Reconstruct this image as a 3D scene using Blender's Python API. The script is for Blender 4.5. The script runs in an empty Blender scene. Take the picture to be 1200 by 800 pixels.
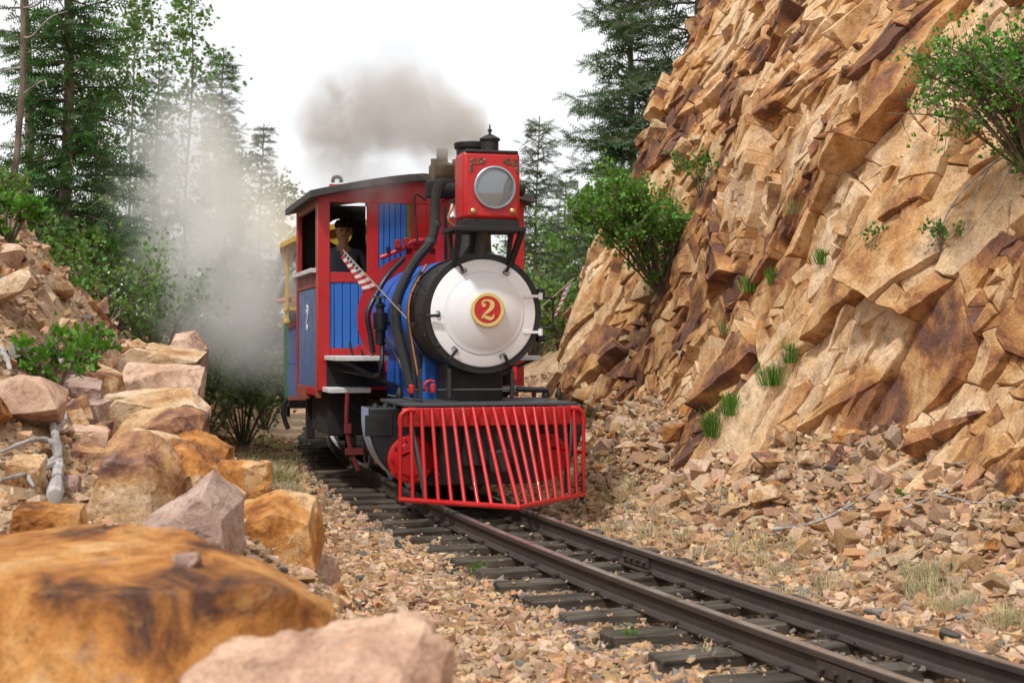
import bpy, bmesh, math, random
import numpy as np
from mathutils import Vector, Matrix, Euler, noise as mnoise
from mathutils.bvhtree import BVHTree

# ------------------------------------------------------------------ camera, sky, sun, exposure
SC = bpy.context.scene
COL = SC.collection
R_ = math.radians
F_PX, CAM_H = 1750.0, 1.385          # focal length in 1200-px-wide pixels, eye height above the rail head
cam_data = bpy.data.cameras.new('camera')
cam = bpy.data.objects.new('camera', cam_data); COL.objects.link(cam)
cam.location = (0, 0, CAM_H); cam.rotation_euler = (R_(90), 0, 0)
cam_data.sensor_width = 36; cam_data.lens = 36 * F_PX / 1200
cam_data.clip_start = 0.05; cam_data.clip_end = 3000
cam_data.dof.use_dof = True; cam_data.dof.focus_distance = 12.4; cam_data.dof.aperture_fstop = 3.4
SC.camera = cam
SC.view_settings.view_transform = 'Standard'; SC.view_settings.look = 'None'
SC.view_settings.gamma = 1; SC.view_settings.exposure = 0.0; SC.view_settings.use_curve_mapping = False

SUN_EL, SUN_AZ = R_(56), R_(214)      # azimuth clockwise from +Y
W = bpy.data.worlds.new('World'); SC.world = W; W.use_nodes = True
nt = W.node_tree; nt.nodes.clear()
wo = nt.nodes.new('ShaderNodeOutputWorld'); bg = nt.nodes.new('ShaderNodeBackground')
sky = nt.nodes.new('ShaderNodeTexSky'); sky.sky_type = 'NISHITA'; sky.sun_disc = False
sky.sun_elevation = SUN_EL; sky.sun_rotation = SUN_AZ; sky.air_density = 1.0; sky.dust_density = 2.0
tc = nt.nodes.new('ShaderNodeTexCoord')
mp = nt.nodes.new('ShaderNodeMapping'); mp.inputs['Scale'].default_value = (1, 1, 2.2)
mp.inputs['Location'].default_value = (0.35, 0.1, 0.2)
cl = nt.nodes.new('ShaderNodeTexNoise'); cl.inputs['Scale'].default_value = 3.2; cl.inputs['Detail'].default_value = 5
rp = nt.nodes.new('ShaderNodeValToRGB'); rp.color_ramp.elements[0].position = 0.32; rp.color_ramp.elements[1].position = 0.58
rp.color_ramp.elements[0].color = (0.76, 0.76, 0.76, 1)
mx = nt.nodes.new('ShaderNodeMix'); mx.data_type = 'RGBA'
BG_STR = 0.12
mx.inputs[7].default_value = (1.10 / BG_STR, 1.11 / BG_STR, 1.12 / BG_STR, 1)      # bright thin overcast
L_ = nt.links.new
L_(tc.outputs['Generated'], mp.inputs['Vector']); L_(mp.outputs[0], cl.inputs['Vector']); L_(cl.outputs['Fac'], rp.inputs['Fac'])
L_(rp.outputs['Color'], mx.inputs[0]); L_(sky.outputs[0], mx.inputs[6]); L_(mx.outputs[2], bg.inputs['Color'])
bg.inputs['Strength'].default_value = BG_STR; L_(bg.outputs[0], wo.inputs['Surface'])

sun_d = bpy.data.lights.new('sun', 'SUN'); sun_d.energy = 3.0; sun_d.angle = R_(5); sun_d.color = (1.0, 0.975, 0.94)
sun = bpy.data.objects.new('sun', sun_d); COL.objects.link(sun); sun.location = (-6, -8, 20)
sd = Vector((math.sin(SUN_AZ) * math.cos(SUN_EL), math.cos(SUN_AZ) * math.cos(SUN_EL), math.sin(SUN_EL)))
sun.rotation_euler = sd.to_track_quat('Z', 'Y').to_euler()
SC.render.engine = 'CYCLES'
SC.cycles.max_bounces = 8; SC.cycles.volume_bounces = 6; SC.cycles.transparent_max_bounces = 8
SC.cycles.volume_step_rate = 2.0; SC.cycles.volume_max_steps = 64

# ------------------------------------------------------------------ helpers
rng = np.random.default_rng(7)
def at(u, v, Y):                       # photo pixel + distance -> world point
    return Vector(((u - 600) / F_PX * Y, Y, CAM_H - (v - 400) / F_PX * Y))
def tag(o, label=None, cat=None, group=None, kind=None):
    if label: o['label'] = label
    if cat: o['category'] = cat
    if group: o['group'] = group
    if kind: o['kind'] = kind
    return o
def link(o, parent=None):
    COL.objects.link(o)
    if parent is not None: o.parent = parent
    return o
def empty(name, loc=(0, 0, 0), rz=0.0):
    o = bpy.data.objects.new(name, None); o.empty_display_size = 0.2
    o.location = loc; o.rotation_euler = (0, 0, rz); return link(o)
def mesh_np(name, V, F, smooth=None):
    """fast mesh from arrays; F is (n,3) or (n,4)"""
    V = np.asarray(V, dtype=np.float32); F = np.asarray(F, dtype=np.int32)
    me = bpy.data.meshes.new(name); k = F.shape[1]
    me.vertices.add(len(V)); me.vertices.foreach_set('co', V.ravel())
    me.loops.add(F.size); me.loops.foreach_set('vertex_index', F.ravel())
    me.polygons.add(len(F)); me.polygons.foreach_set('loop_start', np.arange(len(F), dtype=np.int32) * k)
    me.update(calc_edges=True); me.validate()
    me.polygons.foreach_set('use_smooth', np.full(len(me.polygons), smooth is not None, dtype=bool))
    if smooth is not None:
        if smooth > 0: me.set_sharp_from_angle(angle=R_(smooth))
    return me
def obj_from(me, name, mat, parent=None):
    if mat is not None: me.materials.append(mat)
    return link(bpy.data.objects.new(name, me), parent)
def vcol(me, cols, name='col'):
    a = me.color_attributes.new(name, 'FLOAT_COLOR', 'POINT')
    c = np.ones((len(me.vertices), 4), dtype=np.float32); c[:, :3] = cols
    a.data.foreach_set('color', c.ravel())
def frame_from(d):
    d = Vector(d).normalized(); up = Vector((0, 0, 1)) if abs(d.z) < 0.95 else Vector((1, 0, 0))
    x = up.cross(d).normalized(); return x, d.cross(x).normalized(), d

class MB:
    def __init__(s): s.v = []; s.f = []
    def add(s, vs, fs):
        b = len(s.v); s.v += [tuple(p) for p in vs]; s.f += [tuple(b + i for i in f) for f in fs]; return s
    def box(s, c, d, rot=None):
        hx, hy, hz = d[0] / 2, d[1] / 2, d[2] / 2
        vs = [Vector((x, y, z)) for x in (-hx, hx) for y in (-hy, hy) for z in (-hz, hz)]
        if rot is not None: vs = [rot @ p for p in vs]
        vs = [p + Vector(c) for p in vs]
        return s.add(vs, [(0, 1, 3, 2), (4, 6, 7, 5), (0, 4, 5, 1), (2, 3, 7, 6), (0, 2, 6, 4), (1, 5, 7, 3)])
    def span(s, x0, x1, y0, y1, z0, z1):
        return s.box(((x0 + x1) / 2, (y0 + y1) / 2, (z0 + z1) / 2), (abs(x1 - x0), abs(y1 - y0), abs(z1 - z0)))
    def bar(s, p0, p1, w, h):
        p0, p1 = Vector(p0), Vector(p1); x, y, d = frame_from(p1 - p0)
        m = Matrix((x, y, d)).transposed()
        return s.box((p0 + p1) / 2, (w, h, (p1 - p0).length), m)
    def tube(s, pts, r, seg=8, caps=True):
        pts = [Vector(p) for p in pts]; n = len(pts); rs = r if hasattr(r, '__len__') else [r] * n
        b = len(s.v); vs = []; fs = []; px = None
        for i, p in enumerate(pts):
            d = (pts[min(i + 1, n - 1)] - pts[max(i - 1, 0)])
            if d.length < 1e-9: d = Vector((0, 0, 1))
            d.normalize()
            if px is None: px, _, _ = frame_from(d)
            px = (px - d * px.dot(d))
            if px.length < 1e-6: px, _, _ = frame_from(d)
            px.normalize(); py = d.cross(px)
            for k in range(seg):
                a = 2 * math.pi * k / seg
                vs.append(p + (px * math.cos(a) + py * math.sin(a)) * rs[i])
        for i in range(n - 1):
            for k in range(seg):
                k2 = (k + 1) % seg
                fs.append((i * seg + k, i * seg + k2, (i + 1) * seg + k2, (i + 1) * seg + k))
        if caps:
            fs.append(tuple(reversed(range(seg)))); fs.append(tuple((n - 1) * seg + k for k in range(seg)))
        return s.add(vs, fs)
    def lathe(s, prof, c, axis, seg=32, caps=True):
        """prof: list of (distance along axis, radius)"""
        c = Vector(c); x, y, d = frame_from(axis); vs = []; fs = []; n = len(prof)
        for (h, r) in prof:
            for k in range(seg):
                a = 2 * math.pi * k / seg; vs.append(c + d * h + (x * math.cos(a) + y * math.sin(a)) * r)
        for i in range(n - 1):
            for k in range(seg):
                k2 = (k + 1) % seg
                fs.append((i * seg + k, i * seg + k2, (i + 1) * seg + k2, (i + 1) * seg + k))
        if caps:
            fs.append(tuple(reversed(range(seg)))); fs.append(tuple((n - 1) * seg + k for k in range(seg)))
        return s.add(vs, fs)
    def prism(s, poly, fn, d0, d1):
        """poly: 2D points; fn(a,b,depth)->xyz"""
        n = len(poly)
        vs = [fn(a, b, d0) for a, b in poly] + [fn(a, b, d1) for a, b in poly]
        fs = [tuple(range(n)), tuple(reversed(range(n, 2 * n)))]
        fs += [(i, i + n, (i + 1) % n + n, (i + 1) % n) for i in range(n)]
        return s.add(vs, fs)
    def build(s, name, mat, parent=None, bevel=0.0, smooth=35, bseg=2):
        me = bpy.data.meshes.new(name); me.from_pydata([tuple(p) for p in s.v], [], s.f)
        bm = bmesh.new(); bm.from_mesh(me); bmesh.ops.recalc_face_normals(bm, faces=bm.faces); bm.to_mesh(me); bm.free()
        me.polygons.foreach_set('use_smooth', np.zeros(len(me.polygons), dtype=bool))
        if smooth:
            me.polygons.foreach_set('use_smooth', np.ones(len(me.polygons), dtype=bool)); me.set_sharp_from_angle(angle=R_(smooth))
        o = obj_from(me, name, mat, parent)
        if bevel:
            m = o.modifiers.new('bevel', 'BEVEL'); m.width = bevel; m.segments = bseg; m.limit_method = 'ANGLE'; m.angle_limit = R_(40)
            m.harden_normals = False
        return o
def catmull(pts, n=6):
    P = [Vector(p) for p in pts]; P = [P[0] * 2 - P[1]] + P + [P[-1] * 2 - P[-2]]; out = []
    for i in range(1, len(P) - 2):
        for k in range(n):
            t = k / n; a, b, c, d = P[i - 1], P[i], P[i + 1], P[i + 2]
            out.append(0.5 * ((2 * b) + (c - a) * t + (2 * a - 5 * b + 4 * c - d) * t * t + (3 * b - a - 3 * c + d) * t ** 3))
    out.append(P[-2]); return out

# vectorised value noise
_perm = np.random.default_rng(3).permutation(4096).astype(np.int64)
def _h(ix, iy, iz):
    return _perm[(_perm[(_perm[ix & 4095] + iy) & 4095] + iz) & 4095] / 4096.0
def vnoise(x, y, z=0.0):
    x, y, z = np.broadcast_arrays(np.asarray(x, float), np.asarray(y, float), np.asarray(z, float))
    ix, iy, iz = np.floor(x).astype(np.int64), np.floor(y).astype(np.int64), np.floor(z).astype(np.int64)
    fx, fy, fz = x - ix, y - iy, z - iz
    fx, fy, fz = fx * fx * (3 - 2 * fx), fy * fy * (3 - 2 * fy), fz * fz * (3 - 2 * fz)
    r = 0
    for a in (0, 1):
        wx = fx if a else 1 - fx
        for b in (0, 1):
            wy = fy if b else 1 - fy
            for c in (0, 1):
                r = r + wx * wy * (fz if c else 1 - fz) * _h(ix + a, iy + b, iz + c)
    return r * 2 - 1
def fbm(x, y, z=0.0, o=4, g=0.5):
    r = 0; a = 1.0; f = 1.0
    for _ in range(o): r = r + a * vnoise(np.asarray(x) * f, np.asarray(y) * f, np.asarray(z) * f + 7.3 * _); a *= g; f *= 2.03
    return r
def smst(x, a, b):
    t = np.clip((x - a) / (b - a), 0, 1); return t * t * (3 - 2 * t)

# ------------------------------------------------------------------ materials
def newmat(name):
    m = bpy.data.materials.new(name); m.use_nodes = True
    t = m.node_tree; t.nodes.clear()
    o = t.nodes.new('ShaderNodeOutputMaterial'); p = t.nodes.new('ShaderNodeBsdfPrincipled'); t.links.new(p.outputs[0], o.inputs[0])
    return m, t, p, o
def N(t, typ, **kw):
    n = t.nodes.new('ShaderNode' + typ)
    for k, v in kw.items():
        if k in n.inputs: n.inputs[k].default_value = v
        else: setattr(n, k, v)
    return n
def ramp(t, stops, interp='LINEAR'):
    n = t.nodes.new('ShaderNodeValToRGB'); e = n.color_ramp.elements; n.color_ramp.interpolation = interp
    e[0].position, e[1].position = stops[0][0], stops[-1][0]
    for p_, c in stops[1:-1]: e.new(p_)
    for i, (p_, c) in enumerate(stops): e[i].color = (c[0], c[1], c[2], 1) if hasattr(c, '__len__') else (c, c, c, 1)
    return n
def mixc(t, a, b, fac, mode='MIX'):
    n = t.nodes.new('ShaderNodeMix'); n.data_type = 'RGBA'; n.blend_type = mode
    for i, x in ((0, fac), (6, a), (7, b)):
        if hasattr(x, 'is_output') or isinstance(x, bpy.types.NodeSocket): t.links.new(x, n.inputs[i])
        elif hasattr(x, '__len__'): n.inputs[i].default_value = (x[0], x[1], x[2], 1)
        else: n.inputs[i].default_value = x if i == 0 else (x, x, x, 1)
    return n.outputs[2]
def math_(t, op, a, b=None, clamp=False):
    n = t.nodes.new('ShaderNodeMath'); n.operation = op; n.use_clamp = clamp
    for i, x in enumerate((a, b)):
        if x is None: continue
        if isinstance(x, bpy.types.NodeSocket): t.links.new(x, n.inputs[i])
        else: n.inputs[i].default_value = x
    return n.outputs[0]

def paint(name, rgb, rough=0.4, dirt=0.35, metal=0.0, dirtcol=(0.10, 0.075, 0.055), scale=5.0, bump=0.04, coat=0.0):
    m, t, p, o = newmat(name); tcn = N(t, 'TexCoord')
    n1 = N(t, 'TexNoise', Scale=scale, Detail=8, Roughness=0.65); t.links.new(tcn.outputs['Object'], n1.inputs['Vector'])
    n2 = N(t, 'TexNoise', Scale=scale * 9, Detail=4); t.links.new(tcn.outputs['Object'], n2.inputs['Vector'])
    r1 = ramp(t, [(0.42, 0.0), (0.78, dirt)]); t.links.new(n1.outputs['Fac'], r1.inputs[0])
    c = mixc(t, rgb, dirtcol, r1.outputs[0])
    r2 = ramp(t, [(0.3, 1 - 0.4 * min(dirt, 0.35)), (0.7, 1 + 0.2 * min(dirt, 0.35))]); t.links.new(n2.outputs['Fac'], r2.inputs[0])
    c = mixc(t, c, r2.outputs[0], 1.0, 'MULTIPLY'); t.links.new(c, p.inputs['Base Color'])
    rr = ramp(t, [(0.3, max(0.05, rough - 0.1)), (0.75, min(1, rough + 0.25))]); t.links.new(n1.outputs['Fac'], rr.inputs[0])
    t.links.new(rr.outputs[0], p.inputs['Roughness']); p.inputs['Metallic'].default_value = metal
    p.inputs['Coat Weight'].default_value = coat
    b = N(t, 'Bump', Strength=bump * 4, Distance=0.01); t.links.new(n2.outputs['Fac'], b.inputs['Height']); t.links.new(b.outputs[0], p.inputs['Normal'])
    return m

PAL = [(0.33, (0.16, 0.09, 0.075)), (0.40, (0.30, 0.15, 0.085)), (0.46, (0.48, 0.28, 0.13)), (0.52, (0.58, 0.40, 0.23)), (0.59, (0.65, 0.49, 0.33)), (0.69, (0.74, 0.61, 0.47))]
def rock_mat(name, pal=PAL, scale=1.4, per_object=False, bump=1.0, grain=1.0, stretch=(1, 1, 1), rot=(0, 0, 0), tint=None, fine=1.0, tone=0.0):
    m, t, p, o = newmat(name)
    g = N(t, 'NewGeometry'); vec = g.outputs['Position']
    if per_object:
        oi = N(t, 'ObjectInfo'); cmb = N(t, 'CombineXYZ')
        for i, k in enumerate((37.0, 71.0, 13.0)): t.links.new(math_(t, 'MULTIPLY', oi.outputs['Random'], k), cmb.inputs[i])
        tco = N(t, 'TexCoord')
        va = N(t, 'VectorMath', operation='ADD'); t.links.new(tco.outputs['Object'], va.inputs[0]); t.links.new(cmb.outputs[0], va.inputs[1]); vec = va.outputs[0]
    mpn = N(t, 'Mapping', Scale=stretch, Rotation=rot); t.links.new(vec, mpn.inputs['Vector']); v2 = mpn.outputs[0]
    n1 = N(t, 'TexNoise', Scale=scale, Detail=9, Roughness=0.62, Distortion=0.6); t.links.new(v2, n1.inputs['Vector'])
    r1 = ramp(t, pal); 
    fac = n1.outputs['Fac']
    if per_object:
        sh = math_(t, 'MULTIPLY', math_(t, 'SUBTRACT', oi.outputs['Random'], 0.5), 0.16); fac = math_(t, 'ADD', fac, sh)
    if tone:                                                           # each fractured block has its own shade
        ta = N(t, 'Attribute', attribute_name='tone'); fac = math_(t, 'ADD', fac, math_(t, 'MULTIPLY', math_(t, 'SUBTRACT', ta.outputs['Fac'], 0.5), tone))
    t.links.new(fac, r1.inputs[0]); c = r1.outputs[0]
    n2 = N(t, 'TexNoise', Scale=scale * 5.3, Detail=8, Roughness=0.7); t.links.new(v2, n2.inputs['Vector'])
    r2 = ramp(t, [(0.33, (0.34, 0.26, 0.24)), (0.44, (0.85, 0.78, 0.72)), (0.54, (1.04, 1.0, 0.97)), (0.66, (1.25, 1.2, 1.14))]); t.links.new(n2.outputs['Fac'], r2.inputs[0])
    c = mixc(t, c, r2.outputs[0], 0.75 * fine, 'MULTIPLY')
    n3 = N(t, 'TexNoise', Scale=scale * 45, Detail=4, Roughness=0.7); t.links.new(vec, n3.inputs['Vector'])
    r3 = ramp(t, [(0.28, 0.50), (0.5, 1.0), (0.72, 1.28)]); t.links.new(n3.outputs['Fac'], r3.inputs[0])
    c = mixc(t, c, r3.outputs[0], 0.8 * grain, 'MULTIPLY')
    # grey lichen / weather patches and rust runs
    n4 = N(t, 'TexNoise', Scale=scale * 2.1, Detail=7, Roughness=0.75); va4 = N(t, 'VectorMath', operation='ADD'); va4.inputs[1].default_value = (9.1, 4.2, 2.7)
    t.links.new(v2, va4.inputs[0]); t.links.new(va4.outputs[0], n4.inputs['Vector'])
    r4 = ramp(t, [(0.58, 0.0), (0.72, 0.55)]); t.links.new(n4.outputs['Fac'], r4.inputs[0]); c = mixc(t, c, (0.30, 0.25, 0.22), r4.outputs[0])
    r5 = ramp(t, [(0.28, 0.7), (0.42, 0.0)]); t.links.new(n4.outputs['Fac'], r5.inputs[0]); c = mixc(t, c, (0.46, 0.25, 0.09), r5.outputs[0])
    if tone:                                                           # purple brown desert varnish in broad patches
        n6 = N(t, 'TexNoise', Scale=1.5, Detail=11, Roughness=0.78); va6 = N(t, 'VectorMath', operation='ADD'); va6.inputs[1].default_value = (3.3, 8.2, 5.1); t.links.new(vec, va6.inputs[0]); t.links.new(va6.outputs[0], n6.inputs['Vector'])
        r6 = ramp(t, [(0.555, 0.0), (0.68, 0.58)]); t.links.new(n6.outputs['Fac'], r6.inputs[0]); c = mixc(t, c, (0.21, 0.115, 0.085), r6.outputs[0])
        r7 = ramp(t, [(0.36, 0.55), (0.46, 0.0)]); t.links.new(n6.outputs['Fac'], r7.inputs[0]); c = mixc(t, c, (0.58, 0.36, 0.14), r7.outputs[0])
    if per_object:                                                     # freshly broken pale edges
        rp_ = ramp(t, [(0.52, 0.0), (0.60, 0.55)]); t.links.new(g.outputs['Pointiness'], rp_.inputs[0]); c = mixc(t, c, (0.66, 0.47, 0.32), rp_.outputs[0])
    if tint is not None: c = mixc(t, c, tint, 1.0, 'MULTIPLY')
    t.links.new(c, p.inputs['Base Color']); p.inputs['Roughness'].default_value = 0.88; p.inputs['Specular IOR Level'].default_value = 0.25
    vo = N(t, 'TexVoronoi', feature='DISTANCE_TO_EDGE', Scale=scale * 4.2); t.links.new(v2, vo.inputs['Vector'])
    rv = ramp(t, [(0.0, 0.0), (0.05, 1.0)]); t.links.new(vo.outputs['Distance'], rv.inputs[0])
    b0 = N(t, 'Bump', Strength=0.10 * bump, Distance=0.02); t.links.new(rv.outputs[0], b0.inputs['Height'])
    b1 = N(t, 'Bump', Strength=0.7 * bump, Distance=0.035); t.links.new(n2.outputs['Fac'], b1.inputs['Height']); t.links.new(b0.outputs[0], b1.inputs['Normal'])
    b2 = N(t, 'Bump', Strength=0.8 * bump, Distance=0.009); t.links.new(n3.outputs['Fac'], b2.inputs['Height']); t.links.new(b1.outputs[0], b2.inputs['Normal'])
    t.links.new(b2.outputs[0], p.inputs['Normal'])
    return m
def attr_mat(name, rough=0.85, transl=0.0, noise_scale=40, spec=0.3):
    m, t, p, o = newmat(name); a = N(t, 'Attribute', attribute_name='col')
    g = N(t, 'NewGeometry'); n = N(t, 'TexNoise', Scale=noise_scale, Detail=4); t.links.new(g.outputs['Position'], n.inputs['Vector'])
    r = ramp(t, [(0.3, 0.75), (0.7, 1.2)]); t.links.new(n.outputs['Fac'], r.inputs[0])
    c = mixc(t, a.outputs['Color'], r.outputs[0], 1.0, 'MULTIPLY'); t.links.new(c, p.inputs['Base Color'])
    p.inputs['Roughness'].default_value = rough; p.inputs['Specular IOR Level'].default_value = spec
    if transl:
        tr = N(t, 'BsdfTranslucent'); c2 = mixc(t, c, (1.0, 1.15, 0.45), 1.0, 'MULTIPLY'); t.links.new(c2, tr.inputs['Color'])
        ms = N(t, 'MixShader', Fac=transl); t.links.new(p.outputs[0], ms.inputs[1]); t.links.new(tr.outputs[0], ms.inputs[2]); t.links.new(ms.outputs[0], o.inputs[0])
    else:
        b = N(t, 'Bump', Strength=0.5, Distance=0.004); t.links.new(n.outputs['Fac'], b.inputs['Height']); t.links.new(b.outputs[0], p.inputs['Normal'])
    return m
def wood_mat(name, c0, c1, axis_scale=(2, 30, 30), rough=0.85):
    m, t, p, o = newmat(name); tcn = N(t, 'TexCoord'); oi = N(t, 'ObjectInfo')
    va = N(t, 'VectorMath', operation='ADD'); t.links.new(tcn.outputs['Object'], va.inputs[0])
    cm = N(t, 'CombineXYZ'); t.links.new(math_(t, 'MULTIPLY', oi.outputs['Random'], 50.0), cm.inputs[0]); t.links.new(cm.outputs[0], va.inputs[1])
    mpn = N(t, 'Mapping', Scale=axis_scale); t.links.new(va.outputs[0], mpn.inputs['Vector'])
    n = N(t, 'TexNoise', Scale=1.0, Detail=8, Roughness=0.7); t.links.new(mpn.outputs[0], n.inputs['Vector'])
    r = ramp(t, [(0.3, c0), (0.7, c1)]); t.links.new(n.outputs['Fac'], r.inputs[0])
    n2 = N(t, 'TexNoise', Scale=4, Detail=6); t.links.new(va.outputs[0], n2.inputs['Vector']); r2 = ramp(t, [(0.3, 0.6), (0.7, 1.35)]); t.links.new(n2.outputs['Fac'], r2.inputs[0])
    c = mixc(t, r.outputs[0], r2.outputs[0], 1.0, 'MULTIPLY'); t.links.new(c, p.inputs['Base Color']); p.inputs['Roughness'].default_value = rough; p.inputs['Specular IOR Level'].default_value = 0.15
    b = N(t, 'Bump', Strength=0.8, Distance=0.008); t.links.new(n.outputs['Fac'], b.inputs['Height']); t.links.new(b.outputs[0], p.inputs['Normal'])
    return m
M = {}
M['cliff'] = rock_mat('rock_cliff', scale=1.25, tone=0.42, tint=(1.02, 0.93, 0.80))
M['cliffblock'] = rock_mat('rock_cliff_block', scale=0.95, per_object=True)
M['cliffdark'] = rock_mat('rock_cliff_dark', scale=1.3, per_object=True, tint=(0.62, 0.52, 0.50))
M['cliffochre'] = rock_mat('rock_cliff_ochre', scale=1.3, per_object=True, tint=(1.0, 0.84, 0.62))
M['boulder'] = rock_mat('rock_boulder', scale=1.6, per_object=True, bump=0.8)
M['rust'] = rock_mat('rock_rust', pal=[(0.36, (0.085, 0.04, 0.025)), (0.42, (0.24, 0.095, 0.028)), (0.48, (0.42, 0.175, 0.045)), (0.57, (0.54, 0.27, 0.085)), (0.68, (0.62, 0.42, 0.23))], scale=2.7, per_object=True, bump=0.7)
M['pink'] = rock_mat('rock_pink', pal=[(0.3, (0.40, 0.24, 0.17)), (0.5, (0.58, 0.39, 0.28)), (0.7, (0.70, 0.53, 0.40))], scale=1.8, per_object=True, bump=0.7)
M['grey_rock'] = rock_mat('rock_grey', pal=[(0.3, (0.25, 0.16, 0.13)), (0.5, (0.38, 0.27, 0.23)), (0.7, (0.52, 0.40, 0.33))], scale=1.8, per_object=True, bump=0.7)
M['stone'] = rock_mat('rock_stone', scale=2.4, per_object=True, bump=0.6)
M['ground'] = rock_mat('ground_gravel', pal=[(0.3, (0.28, 0.18, 0.11)), (0.5, (0.46, 0.31, 0.19)), (0.7, (0.58, 0.43, 0.30))], scale=2.5, bump=1.0)
M['gravel'] = attr_mat('gravel_chips', 0.88, noise_scale=55)
M['leaf'] = attr_mat('leaf', 0.5, transl=0.35, noise_scale=25)
M['needle'] = attr_mat('needle', 0.6, transl=0.2, noise_scale=15)
M['grass'] = attr_mat('grass_blade', 0.7, transl=0.3, noise_scale=30)
M['bark'] = wood_mat('bark', (0.10, 0.075, 0.055), (0.26, 0.21, 0.17), (12, 12, 3))
M['deadwood'] = wood_mat('deadwood', (0.20, 0.18, 0.165), (0.52, 0.48, 0.45), (14, 14, 14))
M['sleeper'] = wood_mat('sleeper_wood', (0.016, 0.013, 0.011), (0.15, 0.122, 0.095), (1.5, 26, 26))
M['rail_side'] = paint('rail_side', (0.050, 0.036, 0.030), 0.6, 0.5, dirtcol=(0.09, 0.055, 0.035), bump=0.05)
M['rail_top'] = paint('rail_top', (0.58, 0.54, 0.52), 0.24, 0.2, metal=0.85, dirtcol=(0.10, 0.07, 0.055))
M['red'] = paint('red_paint', (0.52, 0.008, 0.010), 0.38, 0.34, coat=0.15, dirtcol=(0.20, 0.05, 0.04))
M['darkred'] = paint('dark_red_paint', (0.36, 0.012, 0.012), 0.45, 0.3)
M['brownred'] = paint('brown_red_paint', (0.33, 0.075, 0.045), 0.5, 0.3)
M['blue'] = paint('blue_paint', (0.025, 0.15, 0.52), 0.45, 0.25, dirtcol=(0.06, 0.09, 0.18))
M['boilerblue'] = paint('boiler_blue', (0.018, 0.125, 0.52), 0.5, 0.25, dirtcol=(0.02, 0.045, 0.14))
M['greyblue'] = paint('grey_blue_paint', (0.085, 0.15, 0.34), 0.4, 0.25)
M['black'] = paint('black_iron', (0.009, 0.009, 0.010), 0.45, 0.3, dirtcol=(0.035, 0.030, 0.025), bump=0.06)
M['soot'] = paint('sooty_iron', (0.016, 0.015, 0.014), 0.7, 0.5, dirtcol=(0.06, 0.05, 0.04), bump=0.08)
M['grey'] = paint('grey_iron', (0.055, 0.062, 0.07), 0.5, 0.4, dirtcol=(0.05, 0.045, 0.04))
M['paleblue'] = paint('pale_blue_paint', (0.30, 0.40, 0.58), 0.45, 0.5, dirtcol=(0.12, 0.11, 0.10))
M['steel'] = paint('steel', (0.38, 0.44, 0.52), 0.35, 0.4, metal=0.5)
M['white'] = paint('white_paint', (0.88, 0.88, 0.88), 0.35, 0.03, dirtcol=(0.42, 0.36, 0.30), scale=3)
M['silver'] = paint('silver_paint', (0.80, 0.80, 0.81), 0.36, 0.05, metal=0.12, dirtcol=(0.50, 0.43, 0.40), scale=3, bump=0.01)
M['whiteboard'] = paint('weathered_white_board', (0.66, 0.66, 0.64), 0.7, 0.6, dirtcol=(0.30, 0.27, 0.25))
M['gold'] = paint('gold_paint', (0.72, 0.56, 0.20), 0.4, 0.2, metal=0.2, dirtcol=(0.4, 0.28, 0.1))
M['brass'] = paint('brass', (0.62, 0.46, 0.18), 0.3, 0.45, metal=0.8, dirtcol=(0.16, 0.11, 0.06))
M['dullbrass'] = paint('dull_brass', (0.17, 0.13, 0.075), 0.5, 0.6, metal=0.5, dirtcol=(0.07, 0.055, 0.04))
M['copper'] = paint('copper', (0.55, 0.25, 0.11), 0.4, 0.5, metal=0.7)
M['yellow'] = paint('yellow_paint', (0.72, 0.47, 0.06), 0.45, 0.2)
M['green'] = paint('green_paint', (0.02, 0.17, 0.06), 0.45, 0.3)
M['roof'] = paint('roof_felt', (0.05, 0.046, 0.043), 0.8, 0.6, dirtcol=(0.14, 0.12, 0.10))
M['olive_glass'] = paint('olive_glass', (0.22, 0.17, 0.05), 0.12, 0.3)
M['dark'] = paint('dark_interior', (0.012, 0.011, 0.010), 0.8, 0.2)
M['skin'] = paint('skin', (0.52, 0.28, 0.19), 0.55, 0.08)
M['shirt_grey'] = paint('shirt_grey', (0.30, 0.31, 0.31), 0.9, 0.2)
M['shirt_blue'] = paint('shirt_blue', (0.10, 0.12, 0.17), 0.9, 0.2)
M['denim'] = paint('denim', (0.04, 0.06, 0.12), 0.9, 0.2)
M['hair'] = paint('hair', (0.05, 0.035, 0.025), 0.7, 0.2)
M['capblue'] = paint('cap_blue', (0.05, 0.06, 0.10), 0.8, 0.2)
def glass_mat():
    m, t, p, o = newmat('lamp_glass'); p.inputs['Base Color'].default_value = (0.20, 0.23, 0.25, 1); p.inputs['Roughness'].default_value = 0.06
    p.inputs['Metallic'].default_value = 0.35; p.inputs['Coat Weight'].default_value = 1.0; p.inputs['Coat Roughness'].default_value = 0.02
    return m
M['lens'] = glass_mat()

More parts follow.
